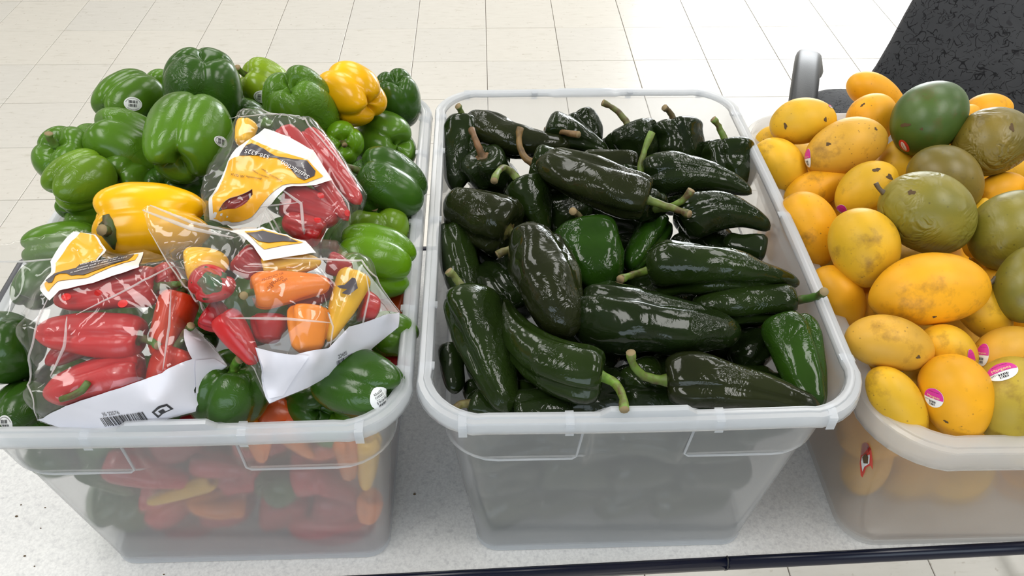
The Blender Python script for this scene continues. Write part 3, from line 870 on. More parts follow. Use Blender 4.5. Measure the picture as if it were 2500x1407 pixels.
B('b20', 'green bell pepper under the top of the front left bag', 150, 604, .018, 132, 1.35, (.92, .12, -.2), 'md', 30, lobes=4, wrinkle=0.24, stem=False)
B('b20b', 'dark green bell pepper under the clear end of the front left bag', 92, 696, .010, 112, 1.15, (.1, .6, -.6), 'dk', 31, lobes=3, wrinkle=0.18, stem=False)
B('b21', 'green bell pepper hanging over the left rim, stem and deep folds showing', 172, 388, .052, 154, .98, (-.15, .42, .85), 'md', 32, lobes=4, roll=.6, wrinkle=0.24)
B('b22', 'large mid green bell pepper with a wrinkled side left of the smooth two-lobed one', 312, 366, .052, 184, 1.15, (.55, -.45, -.6), 'md', 33, lobes=3, roll=.8, wrinkle=0.54, stem=False)
B('b23', 'light green bell pepper over the left rim, shoulder lobes up', 198, 440, .060, 142, 1.08, (.55, .45, -.55), 'lt', 34, lobes=3, roll=.5, wrinkle=0.18, stem=False)
B('b24', 'green bell pepper with its stem just behind the large yellow one', 312, 430, .040, 128, .95, (-.22, -.45, .8), 'md', 35, lobes=4, wrinkle=0.18, stemlen=.25)
B('b25', 'green bell pepper tucked below the light green one on the left rim', 212, 510, .022, 118, 1.0, (.5, .2, -.6), 'md', 36, lobes=3, wrinkle=.1, stem=False)
B('b27', 'deep green bell pepper in the dark gap below the smooth two-lobed one', 430, 452, .030, 130, 1.0, (.3, .2, -.8), 'dk', 37, stem=False)
B('b28', 'dark green bell pepper in the gap under the topmost one', 600, 300, .020, 120, 1.0, (.2, -.2, -.9), 'dk', 38, stem=False)
B('b29', 'dark green bell pepper seen below the sharp corner of the right bag', 760, 985, -.045, 130, 1.0, (-.5, .2, -.6), 'dk', 39, stem=False)
B('y1', 'large yellow bell pepper lying on its side with a torn green stem', 366, 550, .060, 198, 1.32, (-.86, -.03, .38), 'yellow', 40, lobes=4, roll=.35, wrinkle=.05, stem=False)
fs, ks = surf_map(b['y1'], 264, 562, 0, .001)
oc = [(-14, 36), (-2, 39), (10, 24), (19, 2), (17, -26), (6, -48), (1, -38), (-14, -14), (-20, 14), (-9, 24)]
V_ = [fs(0, 0, .004)]+[fs(x/ks*.55, y/ks*.55, .0045) for x, y in oc]+[fs(x/ks, y/ks, .0022) for x, y in oc]+[fs(x/ks*1.02, y/ks*1.02, -.001) for x, y in oc]
n_ = len(oc); F_ = [(0, 1+i, 1+(i+1) % n_) for i in range(n_)]
for r_ in range(2): F_ += [(1+r_*n_+i, 1+(r_+1)*n_+i, 1+(r_+1)*n_+(i+1) % n_, 1+r_*n_+(i+1) % n_) for i in range(n_)]
c_ = mesh_obj('calyx', V_, F_, M['stem'], b['y1']); c_.color = (.045, .10, .018, 1)
v, f = tube([fs(0, -2/ks, .002), fs(-1/ks, -1/ks, .007), fs(-2/ks, 0, .0095)], [.0058, .0052, .0055], 10); s_ = mesh_obj('stem', v, f, [M['stem'], M['cut']], b['y1']); s_.color = (.06, .10, .025, 1); s_.data.polygons[len(f)-1].material_index = 1
# curled stalk of the bright pepper and its dry blossom tip
C_ = at(846, 622, RIM+.034)
add_stem(b['b14'], C_, camdir(-.5, .8, .4), at(851, 596, RIM+.052), .018, (.16, .26, .06), .0032, .0030, calyx=False)
sticker(b['b1'], 325, 254, 42, 33, -8, 'plu')
sticker(b['b5'], 640, 237, 34, 40, 75, 'plu')
sticker(b['b4'], 540, 346, 26, 48, 80, 'plu')
sticker(b['b16'], 930, 974, 54, 58, 205, 'plu4065')
sticker(b['b19'], 12, 1036, 34, 44, 0, 'plu')
sticker(b['b16'], 946, 868, 34, 12, -35, 'plu')

# sweet peppers lying loose in the gaps of the left bin
RED = (.50, .018, .022); REDD = (.40, .012, .020); ORA = (.80, .19, .008); ORD = (.62, .085, .008); YEL = (.86, .46, .015)
def mini(label, A, Bq, R, c, seed, E=None, prof='mini', group='loose sweet peppers in the left bin', scol=(.08, .16, .02), bow=.0, wrinkle=.12, cal=1.0):
    A = np.asarray(A); Bq = np.asarray(Bq); Mi = (A+Bq)/2+UP*bow*np.linalg.norm(Bq-A)
    o, t0 = sweep_pepper(bez(A, Mi, Bq, 20), R, c, seed, prof, .95, 'sweet_pepper', 'mini', lump=.05, wrinkle=wrinkle, dents=2)
    if E is not None or cal > 1.5: add_stem(o, A+t0*R*.12, -t0, E, R, scol, .0042, .0028, cal=cal)
    return tag(o, label, 'sweet pepper', group)
mini('orange red sweet pepper in the gap below the right bag', at(650, 1004, RIM-.048), at(725, 1014, RIM-.048), .021, ORD, 51)
mini('second orange red sweet pepper behind the front rim of the left bin', at(705, 1010, RIM-.055), at(770, 1026, RIM-.055), .020, ORD, 52)
mini('orange red sweet pepper in the gap at the right wall', at(972, 715, RIM-.030), at(960, 775, RIM-.030), .018, ORD, 53)
mini('red sweet pepper in shadow beside the stickered corner pepper', at(958, 872, RIM-.045), at(955, 940, RIM-.045), .017, REDD, 54)
# peppers pressed against the front wall, seen through the plastic
def front(px, py, back):   # a point at a set distance behind the front wall of the left and middle bin
    Y = -2.595
    for _ in range(4):
        P = aty(px, py, Y+back); Y = -2.615+.0305*max(0, min(1, 1-(P[2]-HT)/.30))
    return aty(px, py, Y+back)
def fbell(label, px, py, wpx, ratio, ax, c, seed, group='peppers seen through the front of the left bin'):
    C = front(px, py, .045); R = wpx/2/ppm(C); C = front(px, py, R*1.06+.007)
    o = bell_at(C, R, ratio, camdir(*ax), GR[c] if isinstance(c, str) else c, seed, stem=False)
    return tag(o, label, 'bell pepper', group)
def fmini(label, A, Bq, wpx, c, seed, prof='mini', group='peppers seen through the front of the left bin', dd=.0):
    R = wpx/2/ppm(front(*A, .03)); return mini(label, front(*A, R+.004+dd), front(*Bq, R*.6+.004+dd), R, c, seed, None, prof, group)
fbell('dark green bell pepper hazily seen at the top left of the left bin front', 140, 1085, 180, .7, (.9, .2, .1), 'dk', 61)
fmini('red pepper seen through the left bin front, long and pointing right', (262, 1120), (470, 1175), 110, RED, 62)
fbell('dark green bell pepper seen low at the left through the left bin front', 300, 1222, 190, .82, (.3, .8, -.3), 'dk', 63)
fmini('dark green long pepper above the low left bell, through the plastic', (200, 1130), (330, 1200), 80, GR['dk'], 64)
fmini('pale yellow bent sweet pepper seen through the left bin front', (520, 1168), (360, 1226), 62, YEL, 65)
fmini('orange sweet pepper beside the pale yellow bent one, through the plastic', (600, 1222), (455, 1225), 98, ORA, 66, 'fat', dd=.012)
fmini('red sweet pepper under the orange one, through the left bin front', (560, 1300), (400, 1290), 110, RED, 67, dd=.02)
fmini('red sweet pepper high in the middle of the left bin front', (470, 1120), (620, 1150), 80, REDD, 68, dd=.01)
fbell('dark green bell pepper in the middle of the left bin front', 688, 1168, 150, .75, (.2, .7, .3), 'dk', 69)
fmini('orange sweet pepper left of the moulded panel of the left bin', (632, 1040), (640, 1125), 66, ORA, 70)
fmini('slanting orange sweet pepper inside the panel of the left bin', (690, 1045), (765, 1115), 60, ORA, 71)
fmini('orange sweet pepper pointing down behind the panel, left of the yellow one', (845, 1060), (852, 1168), 76, ORA, 72)
fmini('yellow sweet pepper pointing down at the right end of the left bin front', (900, 1066), (893, 1194), 64, YEL, 73)
fmini('orange sweet pepper in the lower right corner of the left bin front', (905, 1212), (895, 1270), 68, ORA, 74, 'blunt')
fbell('green bell pepper hazily seen at the top right of the left bin front', 868, 1062, 140, .6, (.9, .1, .1), 'md', 75)
fmini('big red sweet pepper along the bottom right of the left bin front', (900, 1290), (700, 1270), 120, RED, 76, 'fat', dd=.012)
fmini('red sweet pepper between the middle bell and the yellow one', (760, 1150), (880, 1215), 90, RED, 77, dd=.014)
fmini('dark red sweet pepper along the bottom of the left bin', (680, 1300), (560, 1305), 90, REDD, 78, dd=.03)
# buried peppers that fill the gaps
rf = random.Random(21)
for iy in range(5):
    for ix in range(4):
        x = -.418+ix*.084+rf.uniform(-.008, .008); y = -2.545+iy*.10+rf.uniform(-.01, .01)
        C = np.array([x, y, RIM-.062+.02*min(1, iy/2)+rf.uniform(-.01, .01)])
        o = bell_at(C, .041, 1.0, nrm([rf.uniform(-1, 1), rf.uniform(-1, 1), rf.uniform(-.3, 1)]), GR[rf.choice(('dk', 'md', 'dk'))], 100+iy*4+ix, stem=False)
        tag(o, 'green bell pepper buried in the dark gaps of the left bin', 'bell pepper', 'bell peppers buried under the heap')
for iy in range(2):
    for ix in range(4):
        x = -.402+ix*.073; y = -2.515+iy*.10
        A = np.array([x-.03, y, HT+.17+.03*(ix % 2)-.09*iy]); Q = np.array([x+.036, y+rf.uniform(-.01, .01), HT+.13-.09*iy])
        mini('red sweet pepper deep inside the left bin, hazy through the plastic', A, Q, .032, (RED, REDD, ORD)[(ix+iy) % 3], 140+iy*4+ix, None, 'fat', 'sweet peppers deep in the left bin')

for ix, (xx, zz, cc, rr) in enumerate(((-.375, .048, RED, .033), (-.315, .052, REDD, .034), (-.25, .048, RED, .036), (-.19, .052, REDD, .034), (-.345, .12, ORD, .03), (-.275, .125, RED, .034), (-.20, .13, RED, .033), (-.39, .19, GR['dk'], .034), (-.32, .20, REDD, .033), (-.24, .205, RED, .033), (-.17, .20, ORD, .030))):
    yb = -2.618+.0305*(1-zz/.30)+rr+.022
    mini('hazy sweet pepper close behind the front wall of the left bin', np.array([xx-.028, yb, HT+zz]), np.array([xx+.030, yb+.006, HT+zz+rf.uniform(-.02, .02)]), rr, cc, 640+ix, None, 'fat', 'hazy sweet peppers behind the left bin front')

# ------------------------------------------------------------------ middle bin: poblano peppers
p = {}
def Pb(key, *a, **k): p[key] = pob(*a, **k)
Pb(1, 'narrow dark poblano standing on end in the far left corner, stem up', (1130, 292), (1112, 470), 80, 0.000, -0.050, E=(1119, 260), hE=.018, seed=201, prof='fat', c=PG, scol=(.10, .14, .03))
Pb(2, 'long curved poblano lying along the back left, stem hidden', (1160, 300), (1392, 352), 92, -0.012, -0.016, mid=(1270, 345), hM=-.010, seed=202, prof='mini', c=PO, calyx=False)
Pb(3, 'poblano with a thick brown stem leaning on the corner one', (1176, 378), (1215, 480), 108, -0.006, -0.070, E=(1152, 316), hE=.012, seed=203, c=PG, scol=(.20, .10, .04), prof='fat')
Pb(4, 'poblano with a ridged back and a brown stem lying over it, at the back', (1335, 318), (1485, 372), 104, -0.012, -0.030, E=(1413, 330), hE=.012, seed=204, c=PG, scol=(.22, .13, .05), curl=.6)
Pb(401, 'peaked poblano lobe rising behind the brown-stemmed back one', (1392, 292), (1440, 375), 110, -0.018, -0.050, seed=205, c=PG, prof='fat', calyx=False)
Pb(5, 'round two-lobed poblano at the back with a long stem slanting left', (1535, 308), (1572, 420), 122, -0.014, -0.060, E=(1471, 251), hE=.012, seed=206, c=PG, prof='fat', scol=(.14, .17, .04))
Pb(6, 'blocky poblano at the back with a short dark stem standing up', (1648, 300), (1668, 425), 122, -0.012, -0.060, E=(1621, 262), hE=.010, seed=207, c=PG, prof='fat', scol=(.10, .08, .03))
Pb(7, 'heart-shaped poblano in the far right corner with a green stem', (1772, 352), (1790, 480), 118, -0.010, -0.055, E=(1742, 290), hE=.018, seed=208, c=PM, prof='fat', scol=(.13, .22, .03))
Pb(701, 'small dark poblano shoulder behind the heart-shaped one', (1738, 345), (1745, 420), 70, -0.028, -0.060, seed=209, c=PG, prof='fat', calyx=False)
Pb(10, 'dark poblano lying flat in the middle of the back', (1555, 396), (1412, 388), 56, -0.012, -0.012, seed=210, c=PO, prof='blunt', calyx=False)
Pb(9, 'poblano with a tall brown stem behind the long diagonal one', (1300, 398), (1420, 440), 88, -0.006, -0.020, E=(1271, 312), hE=.022, seed=211, c=PM, scol=(.22, .13, .04), prof='fat')
Pb(111, 'poblano lobe left of the long one with the upright green stem', (1512, 420), (1590, 445), 68, -.022, -.03, seed=212, c=PG, prof='blunt', calyx=False)
Pb(11, 'long two-lobed poblano at the right with an upright green stem', (1575, 438), (1836, 474), 108, -.012, -.018, E=(1592, 322), hE=.030, mid=(1710, 430), hM=-.005, seed=213, c=PG, scol=(.15, .24, .04), curl=.7)
Pb(13, 'poblano under the long diagonal one with a green stem slanting right', (1606, 508), (1490, 480), 84, .002, -.02, E=(1689, 463), hE=.035, seed=214, c=PG, scol=(.16, .26, .04))
Pb(8, 'long olive-tinged poblano lying diagonally over the middle with a long stem', (1580, 488), (1318, 392), 116, .016, .010, E=(1684, 524), hE=.022, mid=(1440, 440), hM=.020, seed=215, c=PO, prof='blunt', scol=(.16, .22, .04))
Pb(12, 'folded poblano with a sharp ridge pointing right near the right wall', (1660, 540), (1880, 562), 102, -.010, -.020, mid=(1775, 515), hM=.000, seed=216, c=PG, calyx=False)
Pb(26, 'poblano in shadow under the long diagonal one', (1612, 545), (1530, 660), 84, -.030, -.045, seed=217, c=PB, prof='mini', calyx=False)
Pb(27, 'small poblano end by the right wall above the long striped one', (1868, 612), (1762, 592), 62, -.030, -.03, seed=218, c=PG, prof='blunt', calyx=False)
Pb(14, 'big wrinkled poblano at the left wall with its stem to the right', (1246, 568), (1092, 496), 146, -.018, -.012, E=(1282, 578), hE=.012, seed=219, c=PO, prof='blunt', scol=(.15, .17, .04), dents=5)
Pb(15, 'bright green poblano with an arched dry stem', (1272, 452), (1332, 575), 110, -.012, -.045, E=(1206, 442), hE=.022, seed=220, c=PM, scol=(.17, .24, .05), curl=1.6)
Pb(16, 'upright bright green poblano with streaked shine in the middle', (1430, 556), (1470, 714), 136, -.012, -.04, E=(1397, 515), hE=.015, seed=221, c=PB, prof='fat', scol=(.22, .20, .09))
Pb(17, 'large dark poblano leaning down in the middle, blunt tip', (1305, 600), (1398, 824), 150, .016, -.005, E=(1213, 624), hE=.0, mid=(1340, 700), hM=.022, seed=222, c=PO, prof='blunt', scol=(.15, .15, .04), curl=1.2)
Pb(19, 'dark poblano along the left wall behind the front left one', (1108, 566), (1135, 742), 92, -.030, -.045, seed=223, c=PM, prof='blunt', calyx=False)
Pb(18, 'pointed poblano in the front left corner with a curved green stem', (1140, 722), (1240, 1008), 140, .002, -.030, E=(1094, 661), hE=.022, seed=224, c=PM, prof='mini', scol=(.16, .20, .05))
Pb(20, 'hooked poblano at the front, thick head and green stem over the rim', (1470, 918), (1232, 728), 124, .004, -.008, E=(1524, 1000), hE=.012, mid=(1290, 850), hM=.0, seed=225, c=PM, prof='poblano', scol=(.17, .30, .04), curl=.8)
Pb(21, 'largest wrinkled poblano in the middle, tip pointing right', (1432, 762), (1802, 806), 168, -.006, -.016, mid=(1610, 792), hM=.004, seed=226, c=PG, prof='mini', dents=6, calyx=False)
Pb(22, 'long poblano pointing right at the right wall with a straight green stem', (1594, 660), (1952, 696), 130, -.002, -.012, E=(1515, 683), hE=.010, mid=(1780, 655), hM=.012, seed=227, c=PM, scol=(.17, .28, .04), curl=.8)
Pb(23, 'poblano lying across the right side, stem resting on the right rim', (1932, 735), (1688, 748), 104, -.014, -.020, E=(2013, 711), hE=.022, seed=228, c=PM, prof='blunt', scol=(.06, .14, .02))
Pb(24, 'bright green poblano standing in the front right corner', (1918, 788), (1990, 1006), 128, -.014, -.036, seed=229, c=(.022, .058, .006), prof='mini', calyx=False)
Pb(25, 'creased poblano along the front right with a curved green stem', (1628, 930), (2005, 1006), 118, -.012, -.030, E=(1540, 860), hE=.022, mid=(1800, 944), hM=-.012, seed=230, c=PO, prof='mini', scol=(.13, .22, .03), curl=1.2)
Pb(28, 'dark poblano in the gap left of the creased front one', (1545, 900), (1610, 990), 100, -.040, -.05, seed=231, c=PM, prof='fat', calyx=False)
Pb(29, 'dark poblano low behind the front rim', (1255, 1004), (1400, 992), 84, -.034, -.034, seed=232, c=PG, prof='blunt', calyx=False)
Pb(30, 'poblano low in the front left corner with a dry curling stem', (1155, 985), (1240, 1020), 90, -.045, -.05, E=(1098, 1006), hE=-.045, seed=233, c=PM, prof='blunt', scol=(.20, .18, .05))
Pb(31, 'dark poblano edge at the left wall beside the front left one', (1098, 850), (1112, 960), 60, -.040, -.045, seed=234, c=PG, prof='blunt', calyx=False)
Pb(32, 'dark poblano in the gap left of the bright front corner one', (1855, 830), (1800, 900), 96, -.050, -.055, seed=235, c=PG, prof='fat', calyx=False)
Pb(34, 'dark poblano bit in the far left corner behind the narrow one', (1096, 350), (1110, 410), 44, -0.030, -0.050, seed=236, c=PG, prof='fat', calyx=False)
for iy in range(7):
    for ix in range(4):
        x = -.006+ix*.086+rf.uniform(-.008, .008); y = -2.553+iy*.073+rf.uniform(-.008, .008); z = RIM-.072-.012*(iy > 4)+rf.uniform(-.008, .008)
        an = rf.uniform(0, 2*PI); dv = np.array([math.cos(an)*.040, math.sin(an)*.040*(0.15 if iy in (0, 6) else 1), 0])
        o, _ = sweep_pepper(bez(np.array([x, y, z])-dv, np.array([x, y, z+.01]), np.array([x, y, z])+dv, 16), .037, PG, 300+iy*4+ix, 'blunt')
        tag(o, 'dark poblano buried in the gaps under the top layer of the middle bin', 'poblano', 'poblano peppers buried in the middle bin')
for iz, (hz, n) in enumerate(((.23, 4), (.165, 4), (.10, 4), (.043, 4))):
    for ix in range(n):
        R = .036 if iz else .038
        x = -.03+.018+(.30-.03)*(ix+.5)/n+rf.uniform(-.01, .01); z = HT+hz
        yw = -2.614+.0315*(1-hz/.30)
        y = yw+R+.016
        an = rf.uniform(-.5, .5); dv = np.array([math.cos(an)*.052, .012*rf.uniform(-1, 1), math.sin(an)*.04])
        c0 = np.array([x, y, z])
        o, _ = sweep_pepper(bez(c0-dv, c0+np.array([0, .004, .008]), c0+dv, 16), R, PG if (ix+iz) % 3 else PM, 350+iz*5+ix, rf.choice(('blunt', 'mini')))
        tag(o, 'dark poblano hazily seen through the front wall of the middle bin', 'poblano', 'poblano peppers behind the front of the middle bin')

# ------------------------------------------------------------------ right bin: mangoes
YM = (.86, .49, .026); YO = (.90, .42, .014); YB = (.76, .41, .045); OL = (.20, .155, .022); OG = (.22, .20, .025); GM = (.062, .125, .020); YG = (.52, .37, .04)
m = {}
def Mg(key, *a, **k): m[key] = mango(*a, **k)
Mg(1, 'yellow mango with a brown scar on the left of the heap by the armrest', 1960, 297, 162, 112, 10, .055, YM, 401, beak=.04)
Mg(2, 'brown-speckled orange mango below the round far ones', 2064, 360, 206, 132, 22, .052, YB, 402, beak=-.04)
Mg(3, 'long orange mango at the far back in front of the chair', 2142, 232, 178, 86, -22, .030, YO, 403, beak=.18, tilt=-.3)
Mg(4, 'round orange mango with a dark bruise just left of the green one', 2128, 293, 132, 118, 65, .048, YO, 404, beak=.0)
Mg(5, 'dark green mango on the top of the heap', 2270, 287, 200, 162, 48, .085, GM, 405, kind='olive', beak=.06, wrinkle=.05)
Mg(6, 'olive mango with cracked skin at the right picture edge, back', 2424, 347, 196, 164, 20, .075, OL, 406, kind='olive', wrinkle=.8, beak=.05)
Mg(7, 'orange mango top at the back right in front of the chair', 2412, 268, 120, 78, 10, .030, YO, 407)
Mg(8, 'yellow mango against the left wall at the back', 1908, 408, 160, 110, -52, .018, YM, 408)
Mg(9, 'yellow mango end behind the left wall one', 1884, 340, 90, 62, 30, .0, YM, 409)
Mg(10, 'yellow mango half under its neighbours at the left wall', 1995, 462, 170, 92, 22, .012, YO, 410)
Mg(11, 'bruised yellow mango with a magenta sticker tucked at its lower side', 2113, 460, 168, 112, 35, .042, YM, 411, beak=-.06)
Mg(12, 'yellow mango in the gap below the green one', 2192, 392, 120, 84, 70, .028, YM, 412)
Mg(13, 'olive brown mango behind the wrinkled one', 2308, 438, 190, 150, -35, .060, OL, 413, kind='olive', wrinkle=.15, beak=.02, stemend=1)
Mg(14, 'large wrinkled olive mango with a dark stem in the middle', 2262, 520, 232, 194, -28, .082, OG, 414, kind='olive', wrinkle=1.0, beak=-.06, stemend=-1)
Mg(15, 'orange yellow mango standing along the left wall', 1977, 557, 192, 132, -66, .028, YO, 415)
Mg(16, 'round yellow mango with a dark blossom scar, left of the middle', 2108, 606, 198, 166, -72, .055, YM, 416, beak=.05)
Mg(17, 'largest smooth yellow mango lying across the front with a stem at its right', 2266, 710, 290, 176, 8, .052, YO, 417, beak=-.05, stemend=1, wrinkle=.02)
Mg(18, 'dull yellow mango in front with a star-shaped scar', 2171, 839, 218, 134, -12, .036, YB, 418, beak=.02)
Mg(19, 'orange mango under the left rim side, second from the front', 2048, 724, 168, 112, -56, .008, YO, 419)
Mg(20, 'yellow mango slanting in the front left corner', 2192, 984, 206, 112, -56, .004, YM, 420)
Mg(21, 'yellow orange mango upright in front with a magenta sticker on its left', 2334, 972, 222, 166, -72, .012, YO, 421, beak=.14)
Mg(22, 'yellow mango between the big smooth one and the upright one', 2316, 856, 150, 112, -35, .018, YM, 422)
Mg(23, 'yellow mango with a brown tip under the big smooth one', 2402, 762, 176, 112, -52, .026, YM, 423)
Mg(24, 'olive mango cut by the right picture edge, upper', 2462, 560, 208, 168, 60, .070, OG, 424, kind='olive', wrinkle=0.18)
Mg(25, 'green olive mango cut by the right picture edge, lower', 2502, 695, 190, 130, 80, .062, OG, 425, kind='olive', wrinkle=.1)
Mg(26, 'orange mango with a magenta sticker behind the olive yellow one', 2456, 862, 170, 122, 35, .018, YB, 426)
Mg(27, 'olive yellow mango with a large magenta sticker at the right edge', 2462, 978, 218, 160, 78, .012, YG, 427, beak=-.1)
Mg(28, 'orange mango between the olive ones at the right', 2446, 462, 120, 80, 20, .030, YO, 428)
Mg(29, 'yellow mango strip between two olive mangoes', 2386, 556, 150, 60, 75, .025, YM, 429)
Mg(31, 'yellow mango in the gap between the green and the cracked olive one', 2356, 300, 100, 70, 60, .030, YO, 430)
Mg(32, 'shaded orange mango under the wrinkled olive one', 2215, 640, 150, 90, 10, .0, YB, 431)
Mg(33, 'yellow mango under the olive ones beside the stem of the largest', 2436, 690, 120, 90, 60, .018, YO, 432)
Mg(34, 'orange mango in the gap left of the largest', 2130, 725, 110, 90, 70, -.005, YO, 433)
Mg(35, 'yellow mango in the gap behind the slanting corner one', 2240, 935, 110, 80, 50, -.025, YM, 434)
Mg(36, 'brownish mango in the dark gap under the cracked olive one', 2330, 350, 110, 80, 30, .015, YB, 435)
sticker(m[5], 2207, 357, 38, 27, -35, 'red')
sticker(m[2], 1971, 386, 24, 46, 8, 'mango')
sticker(m[11], 2054, 517, 30, 44, 25, 'mango')
sticker(m[22], 2371, 882, 24, 62, 12, 'mango')
sticker(m[26], 2398, 866, 32, 56, -28, 'mango')
sticker(m[27], 2446, 907, 70, 50, 0, 'mango')
sticker(m[21], 2279, 972, 49, 49, 4, 'mango')
sticker(m[1], 2032, 256, 16, 10, 30, 'mango')
for k, px, py, w_, h_, r_ in ((1, 1918, 308, 7.4, 16.1, 15), (4, 2106, 256, 13.6, 5.6, 28), (6, 2470, 312, 11.2, 21.1, 0), (11, 2140, 415, 21.1, 9.9, 15), (11, 2172, 432, 18.6, 13.6, -20), (16, 2074, 687, 11.2, 8.1, 0),
                              (18, 2242, 872, 11.2, 9.3, 0), (17, 2281, 774, 9.9, 6.8, 0), (23, 2433, 808, 12.4, 7.4, 40), (2, 2138, 315, 7.4, 9.9, 30), (2, 2022, 352, 11.2, 8.7, 0), (5, 2210, 305, 27.3, 8.7, 5), (5, 2250, 315, 7.4, 6.2, 0), (14, 2225, 470, 18.6, 12.4, -20), (1, 2015, 292, 8.7, 11.2, 10), (21, 2310, 1030, 13.6, 6.2, -10)):
    scar(m[k], px, py, w_, h_, r_)
# fillers and the fruit seen through the front wall
for iy in range(5):
    for ix in range(4):
        C0 = np.array([.437+ix*.092+rf.uniform(-.01, .01), -2.555+iy*.105+rf.uniform(-.01, .01), RRIM-.052+rf.uniform(-.008, .008)])
        mango('yellow mango buried in the gaps under the heap of the right bin', 0, 0, 235, 150, rf.uniform(-80, 80), 0, (YO, YM, YB)[(ix+iy) % 3], 450+iy*4+ix, C=C0, group='mangoes buried in the right bin')
for iy in range(4):
    for ix in range(3):
        C0 = np.array([.455+ix*.112+rf.uniform(-.01, .01), -2.49+iy*.112+rf.uniform(-.01, .01), RRIM-.135+rf.uniform(-.008, .008)])
        mango('yellow mango deep in the right bin under the others', 0, 0, 260, 170, rf.uniform(-80, 80), 0, (YO, YM, YB)[(ix+iy) % 3], 600+iy*3+ix, C=C0, group='mangoes deep in the right bin')
for iy in range(2):
    for ix in range(2):
        C0 = np.array([.70+.02*ix, -2.50+iy*.16+.05*ix, RRIM+.01+.02*ix])
        mango('yellow mango on the right side of the heap beyond the olive ones', 0, 0, 230, 150, rf.uniform(-80, 80), 0, (YO, YM)[(ix+iy) % 2], 620+iy*2+ix, C=C0, group='mangoes at the right side of the right bin')
for k, (px, py, ln, w_, an, lab) in enumerate(((2165, 1165, 190, 130, 12, 'pale mango seen through the left corner of the right bin'), (2200, 1250, 230, 130, -8, 'mango lying low at the left behind the front wall of the right bin'),
        (2330, 1165, 210, 150, 25, 'mango in the middle of the right bin front, seen through the plastic'), (2400, 1250, 190, 140, 70, 'mango standing low behind the right bin front'), (2490, 1180, 200, 150, 15, 'mango at the right edge behind the right bin front'), (2290, 1290, 200, 100, 0, 'mango at the very bottom behind the right bin front'), (2060, 1130, 180, 120, 60, 'mango behind the left side wall of the right bin'))):
    Y = -2.505; C0 = aty(px, py, Y)
    mango(lab, px, py, ln*.92, w_*.92, an, 0, (YB, YO, YM)[k % 3], 480+k, C=C0+np.array([.03 if k in (0, 6) else 0, .0, 0]), group='mangoes seen through the right bin')

